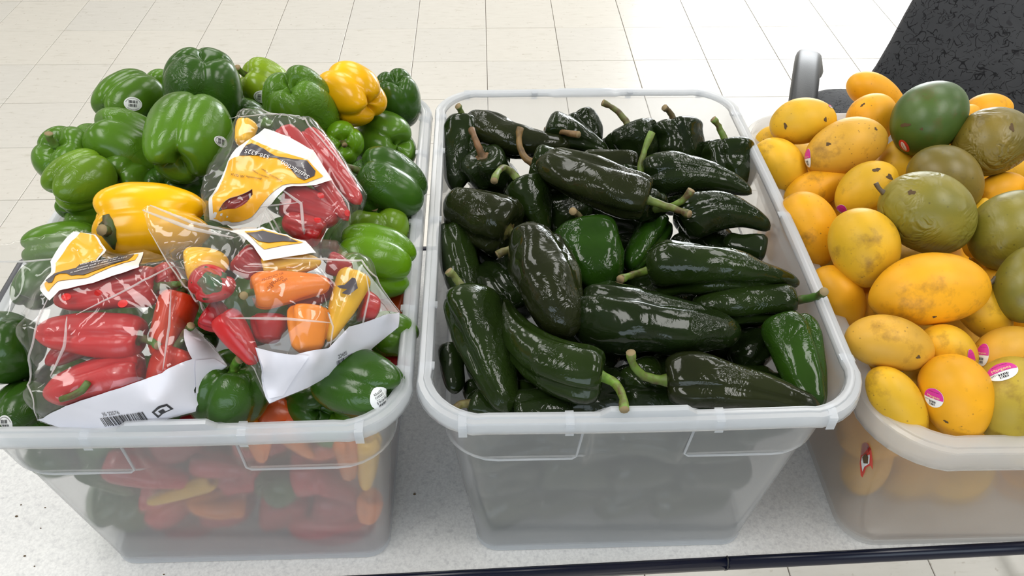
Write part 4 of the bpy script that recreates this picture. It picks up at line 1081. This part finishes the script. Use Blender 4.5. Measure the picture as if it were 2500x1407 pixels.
# ------------------------------------------------------------------ bags of sweet peppers
class Bag:
    """clear film bag lying on a sloping plane; contents first, film draped over them"""
    def __init__(s, pts, name, label, seed):
        P = [at(x, y, RIM+h) for x, y, h in pts]
        n = nrm(np.cross(P[1]-P[0], P[2]-P[0])); n = n if n @ FW < 0 else -n
        s.O = (P[0]+P[1]+P[2])/3; s.N = n
        s.U = nrm(RT-n*(RT @ n)); s.V = np.cross(n, s.U); s.name = name; s.label = label; s.seed = seed; s.caps = []
        s.k = ppm(s.O)
    def on(s, px, py, h=0.0):      # world point where the view ray meets the bag plane raised by h
        d = ray(px, py); t = ((s.O+s.N*h-CAM) @ s.N)/(d @ s.N); return CAM+d*t
    def uv(s, P): q = np.asarray(P)-s.O; return np.array([q @ s.U, q @ s.V])
    def w(s, u, v, h): return s.O+s.U*u+s.V*v+s.N*h
    def pep(s, label, S, Tt, wpx, h, c, seed, E=None, hE=None, prof='mini', hT=None, bow=.03, scol=(.07, .17, .025), cal=1.25):
        A = s.on(*S, h); Q = s.on(*Tt, h if hT is None else hT); R = wpx/2/ppm(A)
        o = mini(label, A, Q, R, c, seed, s.on(*E, (h+R*.6) if hE is None else hE) if E else None, prof, s.group, scol, bow, cal=cal)
        a, q = s.uv(A), s.uv(Q); s.caps.append((a, q, R, h, h if hT is None else hT))
        if E: e = s.uv(s.on(*E, h)); s.caps.append((a, e, .007, h+R*.35, h+R*.45))
        return o
    def drape(s, poly, hmin=.004):
        s.poly = [s.uv(s.on(x, y, 0)) for x, y in poly]; P = np.array(s.poly)
        s.res = .003; lo = P.min(0)-.02; hi = P.max(0)+.02; s.lo = lo
        nx, ny = int((hi[0]-lo[0])/s.res)+2, int((hi[1]-lo[1])/s.res)+2
        X, Y = np.meshgrid(lo[0]+np.arange(nx)*s.res, lo[1]+np.arange(ny)*s.res, indexing='ij')
        H0 = np.full((nx, ny), -.01)
        for a, q, R, h0, h1 in s.caps:
            d = q-a; L2 = max(1e-9, d @ d); t = np.clip(((X-a[0])*d[0]+(Y-a[1])*d[1])/L2, 0, 1)
            D2 = (X-a[0]-t*d[0])**2+(Y-a[1]-t*d[1])**2; Rr = R*1.05*(1-.45*t**2)+.0012
            hh = h0+(h1-h0)*t+np.sqrt(np.maximum(0, Rr**2-D2)); H0 = np.where(D2 < Rr**2, np.maximum(H0, hh), H0)
        ins = np.zeros_like(X, bool); n = len(P)
        for i in range(n):
            x1, y1 = P[i]; x2, y2 = P[(i+1) % n]
            c = ((y1 > Y) != (y2 > Y)) & (X < (x2-x1)*(Y-y1)/(y2-y1+1e-12)+x1); ins ^= c
        s.ins = ins
        H0 = np.where(ins, np.maximum(H0, hmin), -.0)
        H = H0.copy()
        for _ in range(70):
            Bm = H.copy(); Bm[1:-1, 1:-1] = (H[:-2, 1:-1]+H[2:, 1:-1]+H[1:-1, :-2]+H[1:-1, 2:])/4
            H = np.where(ins, np.maximum(H0, Bm), 0)
        s.H = H
    def h(s, u, v):
        x = (u-s.lo[0])/s.res; y = (v-s.lo[1])/s.res
        i = int(min(max(x, 0), s.H.shape[0]-2)); j = int(min(max(y, 0), s.H.shape[1]-2)); a, b_ = min(max(x-i, 0), 1), min(max(y-j, 0), 1)
        hh = s.H[i, j]*(1-a)*(1-b_)+s.H[i+1, j]*a*(1-b_)+s.H[i, j+1]*(1-a)*b_+s.H[i+1, j+1]*a*b_
        # creases: sharp narrow folds
        q = Vector((u*18+s.seed, v*18, s.seed*1.3)); c = 0
        for sc, am in ((1.0, .0026), (2.3, .0011)):
            r = 1-abs(noise.noise(q*sc+Vector((noise.noise(q*1.5)*.6, 0, 0))))*2.0
            c += am*max(0, r)**3
        return hh+c*min(1, hh/.006)
    def surf(s, u, v, lift=0.0): return s.w(u, v, s.h(u, v)+lift)
    def px2uv(s, x, y):    # pixel of the photograph to bag coordinates on the draped film
        hh = .01
        for _ in range(6):
            u, v = s.uv(s.on(x, y, hh)); hh = .5*hh+.5*s.h(u, v)
        return np.array([u, v])
    def patch(s, name, uvpoly, m_, parent, lift, holes=(), step=.0032):
        P = [Vector(map(float, q)) for q in uvpoly]
        def dens(L):
            out = []
            for i in range(len(L)):
                a, c = L[i], L[(i+1) % len(L)]; k = max(1, int((c-a).length/step))
                out += [a+(c-a)*j/k for j in range(k)]
            return out
        loops = [dens(P)]+[dens([Vector(map(float, q)) for q in h_]) for h_ in holes]
        def inside(x, y, L):
            r = False
            for i in range(len(L)):
                a, c = L[i], L[(i+1) % len(L)]
                if (a.y > y) != (c.y > y) and x < (c.x-a.x)*(y-a.y)/(c.y-a.y)+a.x: r = not r
            return r
        pts = []; edges = []
        for L in loops:
            k = len(pts); pts += L; edges += [(k+i, k+(i+1) % len(L)) for i in range(len(L))]
        xs = [q.x for q in P]; ys = [q.y for q in P]; x = min(xs)+step*.5; r_ = 0
        while x < max(xs):
            y = min(ys)+step*(.5 if r_ % 2 else .1)
            while y < max(ys):
                if inside(x, y, loops[0]) and not any(inside(x, y, L) for L in loops[1:]): pts.append(Vector((x, y)))
                y += step
            x += step*.87; r_ += 1
        vs, es, fs, *_ = delaunay_2d_cdt(pts, edges, [], 0, 1e-6)
        ff = []
        for f_ in fs:
            cx = sum(vs[i].x for i in f_)/len(f_); cy = sum(vs[i].y for i in f_)/len(f_)
            if inside(cx, cy, loops[0]) and not any(inside(cx, cy, L) for L in loops[1:]): ff.append(tuple(f_))
        V = [s.surf(q.x, q.y, lift) for q in vs]
        return mesh_obj(name, V, ff, m_, parent, origin=None if parent is not None else s.O)
    def film(s, hole_px=(), step=.0028):
        root = s.patch('pepper_bag', s.poly, M['film'], None, .0006, step=step)
        s.root = root; tag(root, s.label, 'bag', 'clear bags of sweet peppers')
        # back film
        P = [Vector(map(float, q)) for q in s.poly]; V = [s.w(q.x, q.y, -.002) for q in P]
        mesh_obj('back_film', V, [tuple(range(len(V)))], M['film'], root, smooth=False)
        return root
    def px(s, L): return [s.px2uv(x, y) for x, y in L]
    def edge(s, L, name='seam_glint', r=.0009):  # thin tubes on film edges and creases, lamp glints painted in white
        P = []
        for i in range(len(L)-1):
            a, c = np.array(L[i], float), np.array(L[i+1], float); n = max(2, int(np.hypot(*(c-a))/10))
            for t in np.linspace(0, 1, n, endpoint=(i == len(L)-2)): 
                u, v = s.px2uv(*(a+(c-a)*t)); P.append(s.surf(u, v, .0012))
        v, f = tube(P, [r*(.25+.75*math.sin(PI*min(1, max(0, (i+.5)/len(P))))) for i in range(len(P))], 6); return mesh_obj(name, v, f, M['fold_glint'], s.root)

# ---- bag A: front left
A = Bag(((100, 1030, -.002), (500, 1000, .0036), (250, 600, .085)), 'a', 'clear bag of long red peppers at the front left with a white paper bottom', 3.1)
A.group = 'sweet peppers in the front left bag'
A.pep('red sweet pepper at the top of the front left bag', (385, 700), (130, 735), 112, .020, RED, 501, E=(450, 690), prof='fat')
A.pep('long red sweet pepper in the middle of the front left bag, stem at its right', (345, 826), (84, 812), 116, .028, RED, 502, E=(384, 846), prof='fat')
A.pep('red sweet pepper with pale streaks at the bottom of the front left bag', (345, 905), (105, 965), 122, .024, RED, 503, prof='fat')
A.pep('orange red sweet pepper standing at the right of the front left bag', (445, 718), (388, 880), 104, .020, (.62, .045, .012), 504, E=(470, 700), prof='blunt')
A.pep('red sweet pepper with a hooked green stem at the lower right of that bag', (432, 850), (385, 960), 104, .026, (.58, .03, .014), 505, E=(468, 795), prof='blunt')
A.pep('red sweet pepper between the two long ones of the front left bag', (300, 790), (110, 890), 80, .010, REDD, 506, prof='fat')
A.pep('red sweet pepper behind the label of the front left bag', (300, 690), (160, 700), 84, .008, REDD, 507, prof='fat')
A.pep('red sweet pepper at the upper right of the front left bag', (430, 668), (330, 720), 80, .010, RED, 508, prof='fat')
A.drape([(92, 1028), (150, 1047), (260, 1050), (390, 1034), (482, 1008), (515, 930), (560, 895), (528, 850), (480, 800), (470, 720), (440, 640), (352, 610), (300, 622), (262, 622), (236, 572), (190, 560), (60, 588), (-60, 612), (-80, 700), (-40, 790), (60, 780), (74, 880)])
A.film()
w_ = A.px([(104, 702), (128, 668), (126, 640), (150, 600), (182, 567), (236, 575), (262, 612), (240, 640), (352, 617), (346, 656), (232, 694), (150, 712), (126, 736)])
lab = A.patch('printed_label', w_, M['p_white'], A.root, .0022)
A.patch('yellow_field', A.px([(116, 696), (140, 668), (140, 645), (168, 605), (200, 570), (232, 576), (256, 612), (236, 640), (342, 622), (336, 638), (222, 682), (150, 690), (126, 716)]), M['p_yellow'], lab, .0030)
A.patch('charcoal_band', A.px([(119, 688), (141, 671), (164, 664), (193, 657), (201, 649), (239, 639), (333, 623), (319, 639), (213, 676), (196, 675), (183, 677), (169, 671), (153, 671), (142, 676), (136, 694), (126, 694)]), M['p_dark'], lab, .0038)
def line_text(bag, x0, y0, x1, y1, s, parent, mat_='p_white', lift=.0046, hscale=1.0, bold=False):
    a, c = bag.px2uv(x0, y0), bag.px2uv(x1, y1); d = c-a; L = np.hypot(*d); size = L/max(.01, text_w(s))
    v, f = text_on(lambda x, y, l: bag.surf(x, y, l), s, a[0], a[1], size*hscale, math.atan2(d[1], d[0]), lift, 1/hscale, bold)
    o = mesh_obj('lettering', v, f, M[mat_], parent, smooth=False); return o
line_text(A, 203, 652, 293, 633, 'tion Guaranteed', lab, hscale=.72, bold=True)
line_text(A, 196, 662, 316, 633, 'nation call 1-888-538-6325', lab, hscale=.80)
line_text(A, 180, 672, 302, 642, 'it walmart.com/marketside', lab, hscale=.80)
pp = A.patch('paper_bottom', A.px([(94, 1026), (110, 1022), (300, 948), (400, 912), (472, 878), (480, 802), (527, 850), (557, 895), (514, 930), (480, 1006), (388, 1032), (260, 1048), (150, 1045)]), M['p_paper'], A.root, .0024, holes=[A.px([(478, 962), (486, 955), (488, 946), (480, 946), (476, 954)])])
A.patch('folded_flap', A.px([(482, 882), (527, 878), (556, 896), (514, 930), (482, 968)]), M['p_paper'], pp, .0042)
def barcode(bag, x0, y0, x1, y1, hpx, seed, parent, num=None):
    a, c = bag.px2uv(x0, y0), bag.px2uv(x1, y1); d = c-a; L = np.hypot(*d); an = math.atan2(d[1], d[0]); hh = hpx/bag.k; rd = random.Random(seed); R = []; x = 0
    cs, sn = math.cos(an), math.sin(an)
    fn = lambda x, y, l: bag.surf(a[0]+cs*x-sn*y, a[1]+sn*x+cs*y, l)
    while x < L:
        w2 = L*rd.choice((.012, .02, .035)); R.append((x, 0, min(L, x+w2), hh)); x += w2+L*rd.choice((.012, .02, .03))
    v, f = quads(fn, R, .0036); mesh_obj('bar_code', v, f, M['ink'], parent, smooth=False)
    if num:
        sz = hh*.55; v, f = text_on(fn, num, L*.1, hh*1.15, sz, 0, .0036); mesh_obj('lettering', v, f, M['ink'], parent, smooth=False)
barcode(A, 262, 1043, 366, 1028, 18, 4, pp, '35 22576')
# small inspection mark on the paper
q = A.px([(375, 1008), (412, 988), (428, 1000), (390, 1022)]); A.patch('printed_mark', q, M['ink'], pp, .0036, holes=[A.px([(381, 1009), (411, 993), (421, 1001), (391, 1017)])])
A.patch('printed_mark', A.px([(390, 1006), (402, 1000), (408, 1006), (397, 1012)]), M['ink'], pp, .0036)
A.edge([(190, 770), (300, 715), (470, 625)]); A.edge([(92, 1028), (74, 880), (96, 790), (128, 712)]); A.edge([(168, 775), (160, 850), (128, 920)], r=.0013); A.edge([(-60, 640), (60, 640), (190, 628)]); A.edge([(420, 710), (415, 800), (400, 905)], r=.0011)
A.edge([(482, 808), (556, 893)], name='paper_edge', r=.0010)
for (x, y, rx, ry) in ((165, 727, 12, 9), (243, 717, 10, 7), (303, 743, 11, 10)):
    u0, v0 = A.px2uv(x, y); kk = A.k
    v, f = disc(lambda a_, b_, l: A.surf(u0+a_, v0+b_, l), rx/kk, ry/kk, .0014, n=16, rings=2); h_ = mesh_obj('vent_hole', v, f, M['mini'], A.root); h_.color = (.60, .012, .012, 1); h_['wrinkle'] = 0.0
# stray stalk lying on the lower pepper
P0 = [A.surf(*A.px2uv(x, y), .004) for x, y in ((155, 977), (185, 968), (208, 955), (222, 936))]
v, f = tube(P0, [.0026, .0030, .0032, .0030], 8); o = mesh_obj('stray_stalk', v, f, M['stem']); o.color = (.08, .14, .03, 1)
tag(o, 'loose green pepper stalk lying on the lowest red pepper of the front left bag', 'stalk')

# ---- bag C: back
Cb = Bag(((830, 560, .050), (510, 480, .085), (640, 280, .115)), 'c', 'clear bag of red peppers at the back with a yellow printed label', 7.7)
Cb.group = 'sweet peppers in the back bag'
Cb.pep('long red sweet pepper along the right edge of the back bag', (745, 330), (880, 500), 74, .018, RED, 521, prof='mini')
Cb.pep('slim red sweet pepper beside the white label border in the back bag', (690, 318), (850, 540), 62, .026, RED, 522, prof='mini')
Cb.pep('dark red sweet pepper at the right end of the back bag', (690, 490), (830, 535), 98, .018, REDD, 523, prof='blunt')
Cb.pep('bright red sweet pepper at the lower corner of the back bag', (785, 575), (690, 535), 82, .022, RED, 524, prof='blunt')
Cb.pep('yellow sweet pepper at the top left of the back bag', (605, 300), (588, 355), 54, .014, YEL, 525, prof='blunt')
Cb.pep('red sweet pepper behind the window of the yellow label', (545, 510), (650, 470), 66, .012, RED, 526, prof='fat')
Cb.pep('red sweet pepper under the yellow label of the back bag', (600, 400), (720, 440), 80, .010, REDD, 527, prof='fat')
Cb.pep('green sweet pepper end at the top of the back bag', (640, 300), (665, 310), 40, .006, GR['md'], 528, prof='blunt')
Cb.drape([(560, 330), (588, 288), (634, 264), (660, 282), (730, 284), (775, 330), (835, 400), (897, 478), (884, 520), (856, 545), (852, 580), (800, 602), (740, 612), (690, 604), (610, 562), (540, 562), (500, 545), (490, 472), (505, 415), (540, 362)])
Cb.film()
lab = Cb.patch('printed_label', Cb.px([(556, 398), (600, 350), (646, 318), (770, 378), (810, 444), (770, 456), (700, 462), (664, 500), (620, 540), (590, 552), (545, 552), (512, 540), (511, 490)]), M['p_white'], Cb.root, .0022,
               holes=[Cb.px([(533, 521), (545, 500), (562, 488), (616, 466), (617, 480), (604, 497), (574, 514)])])
Cb.patch('yellow_field', Cb.px([(559, 398), (584, 386), (611, 344), (660, 366), (752, 396), (789, 436), (748, 452), (690, 458), (652, 488), (614, 534), (584, 546), (540, 546), (522, 536), (519, 490)]), M['p_yellow'], lab, .0030,
         holes=[Cb.px([(533, 521), (545, 500), (562, 488), (616, 466), (617, 480), (604, 497), (574, 514)])])
Cb.patch('charcoal_band', Cb.px([(584, 386), (601, 362), (614, 356), (629, 361), (673, 387), (712, 394), (749, 398), (770, 424), (767, 436), (742, 447), (726, 439), (701, 408), (675, 392), (630, 386)]), M['p_dark'], lab, .0038)
line_text(Cb, 757, 438, 690, 398, 'Satisfaction', lab, bold=True)
line_text(Cb, 660, 386, 600, 372, '538-6325', lab)
line_text(Cb, 748, 428, 738, 404, 'For more', lab)
line_text(Cb, 632, 378, 612, 372, 'marketside', lab)
line_text(Cb, 690, 452, 640, 418, 'DISTRIBUTED BY: Walmart', lab, 'ink')
line_text(Cb, 658, 442, 618, 420, 'INGREDIENTS: PEPPERS', lab, 'ink')
line_text(Cb, 640, 442, 565, 430, 'Bentonville, AR 72716', lab, 'ink')
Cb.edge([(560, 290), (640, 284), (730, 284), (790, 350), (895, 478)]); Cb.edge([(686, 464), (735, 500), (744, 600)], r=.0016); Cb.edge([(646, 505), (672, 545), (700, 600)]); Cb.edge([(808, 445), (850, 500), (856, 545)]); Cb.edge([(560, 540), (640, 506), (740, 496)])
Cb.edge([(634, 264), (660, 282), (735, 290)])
for (x, y, rx, ry) in ((783, 480, 8, 7), (848, 523, 7, 9), (775, 541, 8, 7)):
    u0, v0 = Cb.px2uv(x, y); kk = Cb.k
    v, f = disc(lambda a_, b_, l: Cb.surf(u0+a_, v0+b_, l), rx/kk, ry/kk, .0014, n=16, rings=2); h_ = mesh_obj('vent_hole', v, f, M['mini'], Cb.root); h_.color = (.50, .010, .012, 1); h_['wrinkle'] = 0.0

# ---- bag B: front right, on top of the others
Bb = Bag(((650, 980, .012), (970, 770, .022), (400, 530, .125)), 'b', 'clear zip bag of red, orange and yellow peppers lying over the other bags', 5.2)
Bb.group = 'sweet peppers in the front centre bag'
Bb.pep('yellow sweet pepper behind the end-on red one in the front centre bag', (452, 650), (560, 642), 84, .016, YEL, 541, prof='fat')
Bb.pep('red sweet pepper seen end-on with a dark green cap in the front centre bag', (514, 692), (522, 712), 106, .046, RED, 542, prof='blunt', hT=-.018, cal=1.7, scol=(.02, .08, .02))
Bb.pep('big orange sweet pepper printed PRODUCT OF MEXICO through the bag', (618, 716), (806, 694), 104, .034, ORA, 543, E=(596, 722), hE=.060, prof='mini', scol=(.06, .15, .03))
Bb.pep('orange sweet pepper standing at the bottom of the front centre bag', (752, 750), (748, 866), 106, .036, (.86, .24, .008), 544, prof='blunt')
Bb.pep('long yellow sweet pepper at the right of the front centre bag', (868, 668), (800, 836), 92, .034, YEL, 545, prof='poblano')
Bb.pep('red sweet pepper at the right corner of the front centre bag', (880, 745), (925, 762), 84, .022, RED, 546, prof='blunt')
Bb.pep('dark red sweet pepper under the zip of the front centre bag', (585, 620), (640, 670), 84, .012, REDD, 547, prof='blunt')
Bb.pep('yellow sweet pepper above the orange one in the front centre bag', (640, 656), (785, 640), 62, .020, YEL, 548, prof='fat')
Bb.pep('long red sweet pepper at the lower left of the front centre bag', (545, 768), (625, 890), 84, .026, RED, 549, prof='mini')
Bb.pep('red sweet pepper between the orange ones of the front centre bag', (660, 770), (655, 840), 86, .020, RED, 550, prof='blunt')
Bb.pep('dark red sweet pepper behind the orange ones of the front centre bag', (700, 730), (820, 700), 90, .012, REDD, 551, prof='fat')
Bb.pep('small dark red sweet pepper behind the long yellow one', (800, 640), (860, 660), 60, .012, REDD, 552, prof='fat')
Bb.pep('red sweet pepper under the left side of the front centre bag', (500, 760), (560, 800), 80, .010, REDD, 553, prof='fat')
Bb.drape([(348, 512), (368, 502), (480, 545), (565, 560), (640, 556), (720, 585), (820, 588), (880, 640), (975, 762), (972, 800), (870, 884), (750, 950), (656, 988), (640, 960), (600, 890), (520, 790), (465, 720), (408, 640), (362, 560)])
Bb.film()
lab = Bb.patch('printed_label', Bb.px([(560, 566), (600, 562), (640, 556), (700, 574), (745, 590), (770, 620), (700, 630), (642, 640), (618, 604)]), M['p_white'], Bb.root, .0022)
Bb.patch('yellow_field', Bb.px([(596, 568), (640, 562), (700, 578), (740, 594), (690, 602), (644, 612), (620, 590)]), M['p_yellow'], lab, .0030)
Bb.patch('charcoal_band', Bb.px([(600, 572), (640, 566), (700, 580), (728, 594), (690, 592), (655, 596), (630, 592)]), M['p_dark'], lab, .0038)
pp = Bb.patch('paper_bottom', Bb.px([(622, 850), (720, 868), (800, 852), (850, 800), (974, 764), (971, 800), (870, 882), (750, 948), (657, 986), (648, 972)]), M['p_paper'], Bb.root, .0024)
Bb.patch('folded_flap', Bb.px([(624, 852), (752, 872), (712, 932), (690, 968), (655, 975)]), M['p_paper'], pp, .0042)
barcode(Bb, 822, 908, 862, 886, 20, 9, pp, '22435')
line_text(Bb, 640, 690, 692, 672, 'PRODUCT OF', Bb.root, 'ink_red', .0016)
line_text(Bb, 660, 700, 692, 682, 'MEXICO', Bb.root, 'ink_red', .0016)
line_text(Bb, 690, 692, 702, 686, 'NFF', Bb.root, 'ink_red', .0016)
line_text(Bb, 655, 710, 668, 702, '028', Bb.root, 'ink_red', .0016)
u0, v0 = Bb.px2uv(850, 702)
Bb.patch('dark_print', Bb.px([(820, 700), (840, 697), (858, 680), (866, 682), (872, 706), (850, 722), (832, 718), (846, 708), (828, 706)]), M['p_dark'], Bb.root, .0016)
z0 = Bb.px([(360, 504), (470, 548), (580, 572), (574, 578), (465, 556), (350, 516)])
zs = Bb.patch('zip_strip', z0, M['film'], Bb.root, .0025)
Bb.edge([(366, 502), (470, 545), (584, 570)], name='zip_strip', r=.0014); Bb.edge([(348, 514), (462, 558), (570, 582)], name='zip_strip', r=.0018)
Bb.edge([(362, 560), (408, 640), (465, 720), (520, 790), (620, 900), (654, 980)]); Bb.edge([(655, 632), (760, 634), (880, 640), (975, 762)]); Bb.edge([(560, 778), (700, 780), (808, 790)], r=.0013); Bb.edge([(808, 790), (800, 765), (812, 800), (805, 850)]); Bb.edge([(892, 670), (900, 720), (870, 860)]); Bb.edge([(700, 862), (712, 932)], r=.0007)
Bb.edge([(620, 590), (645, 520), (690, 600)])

# ---- torn label on the left side wall of the right bin
P = aty(2117, 1122, -2.55)
def bin_side(o, pts, m_, name, lift, parent=None):
    B_ = bvh_of(o); V = []
    for x, y in pts:
        d = Vector(ray(x, y)).normalized(); hit, n_, i_, ds = B_.ray_cast(Vector(CAM), d)
        k = 0
        while hit is not None and k < 6 and hit.z > RRIM-.03:
            hit, n_, i_, ds = B_.ray_cast(hit+d*.002, d); k += 1
        q = np.array(hit); nn = np.array(n_); nn = nn if nn @ FW < 0 else -nn
        V.append(q+nn*(.0015+lift))
    return mesh_obj(name, V, [tuple(range(len(V)))], m_, parent if parent is not None else o, smooth=False)
try:
    t1 = bin_side(rightbin, [(2101, 1086), (2108, 1080), (2122, 1082), (2130, 1096), (2133, 1120), (2133, 1146), (2128, 1136), (2118, 1140), (2114, 1152), (2108, 1165), (2104, 1160), (2102, 1130)], M['st_red'], 'torn_label', 0)
    t1['label'] = 'torn red and white label stuck on the side of the bin'
    bin_side(rightbin, [(2105, 1092), (2112, 1088), (2122, 1094), (2127, 1110), (2126, 1130), (2114, 1138), (2109, 1150), (2106, 1125)], M['st_white'], 'white_field', .0005, t1)
    bin_side(rightbin, [(2110, 1115), (2117, 1107), (2124, 1114), (2123, 1130), (2113, 1130)], M['scar'], 'printed_picture', .0009, t1)
except Exception as ex:
    print('label skipped', ex)

# ------------------------------------------------------------------ office chair behind the table
ch = empty('office_chair', (1.06, -1.18, 0.0)); tag(ch, 'office chair in dark patterned fabric with a black loop armrest behind the mango bin', 'chair')
dv = nrm([.86, -.51, 0.0]); nv_ = nrm(np.cross(dv, [0, 0, 1.0]))   # along the backrest, and its front normal
nv_ = nv_ if nv_[1] < 0 else -nv_
B0 = aty(2112, 190, -1.13); z0_ = B0[2]
def bk(s_, z_, o_=0.0):
    q = np.array([B0[0], B0[1], 0])+dv*s_+nv_*(o_-.05*((s_-.27)/.27)**2*-1.0)
    return np.array([q[0], q[1], z_])
half = [(-.035, z0_-.10), (-.022, z0_-.04), (.0, z0_), (.017, z0_+.06), (.030, z0_+.13), (.040, z0_+.20), (.052, z0_+.27), (.075, z0_+.34), (.125, z0_+.39), (.17, z0_+.42), (.22, z0_+.435), (.27, z0_+.44)]
lowl = [(.27, z0_-.16), (.15, z0_-.16), (.03, z0_-.155), (-.02, z0_-.14)]
out = lowl[1:]+half+[(.54-a_, b_) for a_, b_ in half[::-1][1:]]+[(.54-a_, b_) for a_, b_ in lowl[:0:-1]]
cen = np.array([.27, z0_+.12]); V = []; Fc = []; n = len(out)
levels = [(.0, .034), (.35, .033), (.7, .030), (.9, .022), (.975, .012), (1.0, .0), (.985, -.012), (.9, -.018), (.5, -.02), (0.0, -.02)]
for sc_, of in levels:
    for a_, b_ in out:
        q = cen+(np.array([a_, b_])-cen)*max(sc_, .001); V.append(bk(q[0], q[1], of))
mesh_obj('backrest', V, grid_faces(n, len(levels)), M['fabric'], ch)
sc0 = np.array([.98, -1.42, .46]); V = []
for k_, (rr, zz) in enumerate(((.001, .07), (.6, .068), (.88, .06), (.97, .045), (1.0, .02), (.97, .0), (.6, -.01), (.001, -.01))):
    for i in range(40):
        t = 2*PI*i/40; ct, st = math.cos(t), math.sin(t); e = .5
        x, y = math.copysign(abs(ct)**e, ct)*.25*rr, math.copysign(abs(st)**e, st)*.24*rr
        V.append(sc0+dv*x-nv_*y+np.array([0, 0, zz]))
mesh_obj('seat', V, grid_faces(40, 8), M['fabric'], ch)
# armrest: a flat moulded loop, its front rising towards the viewer
def ribbon(pts, wd, th, name, m_, parent):
    P = np.array(pts); n_ = len(P); Tn = np.gradient(P, axis=0); Tn /= np.linalg.norm(Tn, axis=1)[:, None]; V = []
    prof = [(math.copysign(abs(math.cos(a_))**.6, math.cos(a_))*wd/2, math.copysign(abs(math.sin(a_))**.8, math.sin(a_))*th/2) for a_ in np.linspace(0, 2*PI, 20, endpoint=False)]
    sx = dv
    for k_ in range(n_):
        x_ = nrm(sx-Tn[k_]*(sx @ Tn[k_])); y_ = np.cross(Tn[k_], x_)
        for a_, b_ in prof: V.append(P[k_]+x_*a_+y_*b_)
    Fc = grid_faces(20, n_)+[tuple(range(19, -1, -1)), tuple((n_-1)*20+i for i in range(20))]
    return mesh_obj(name, V, Fc, m_, parent)
ctrl = [at(1948, 400, .575), at(1952, 320, .635), at(1958, 262, .655), at(1965, 205, .663), at(1970, 163, .660), at(1973, 143, .640), at(1976, 148, .600), at(1980, 175, .540)]
path = []
for k_ in range(len(ctrl)-1):
    p0, p1, p2, p3 = ctrl[max(0, k_-1)], ctrl[k_], ctrl[k_+1], ctrl[min(len(ctrl)-1, k_+2)]
    for t in np.linspace(0, 1, 6, endpoint=k_ == len(ctrl)-2):
        path.append(.5*((2*p1)+(-p0+p2)*t+(2*p0-5*p1+4*p2-p3)*t*t+(-p0+3*p1-3*p2+p3)*t**3))
arm = ribbon(path, .062, .040, 'armrest', M['armrest'], ch); arm['label'] = 'black moulded armrest'
v, f = tube([sc0+np.array([0, 0, -.01]), sc0+np.array([0, 0, -.36])], [.03, .03], 16); mesh_obj('gas_column', v, f, M['black'], ch)
hub = sc0+np.array([0, 0, -.36])
for k_ in range(5):
    a_ = 2*PI*k_/5+.3; e_ = hub+np.array([math.cos(a_)*.29, math.sin(a_)*.29, -.02])
    v, f = tube([hub, (hub+e_)/2+np.array([0, 0, .01]), e_], [.024, .02, .014], 10); mesh_obj('leg', v, f, M['black'], ch)
    v, f = tube([e_+np.array([-.012, 0, -.045]), e_+np.array([.012, 0, -.045])], [.03, .03], 16); mesh_obj('caster', v, f, M['black'], ch)
v, f = tube([sc0-nv_*.15+np.array([0, 0, -.01]), sc0-nv_*.30+np.array([0, 0, .03]), bk(.27, z0_-.05, -.03)], [.02, .02, .02], 10); mesh_obj('back_bar', v, f, M['black'], ch)
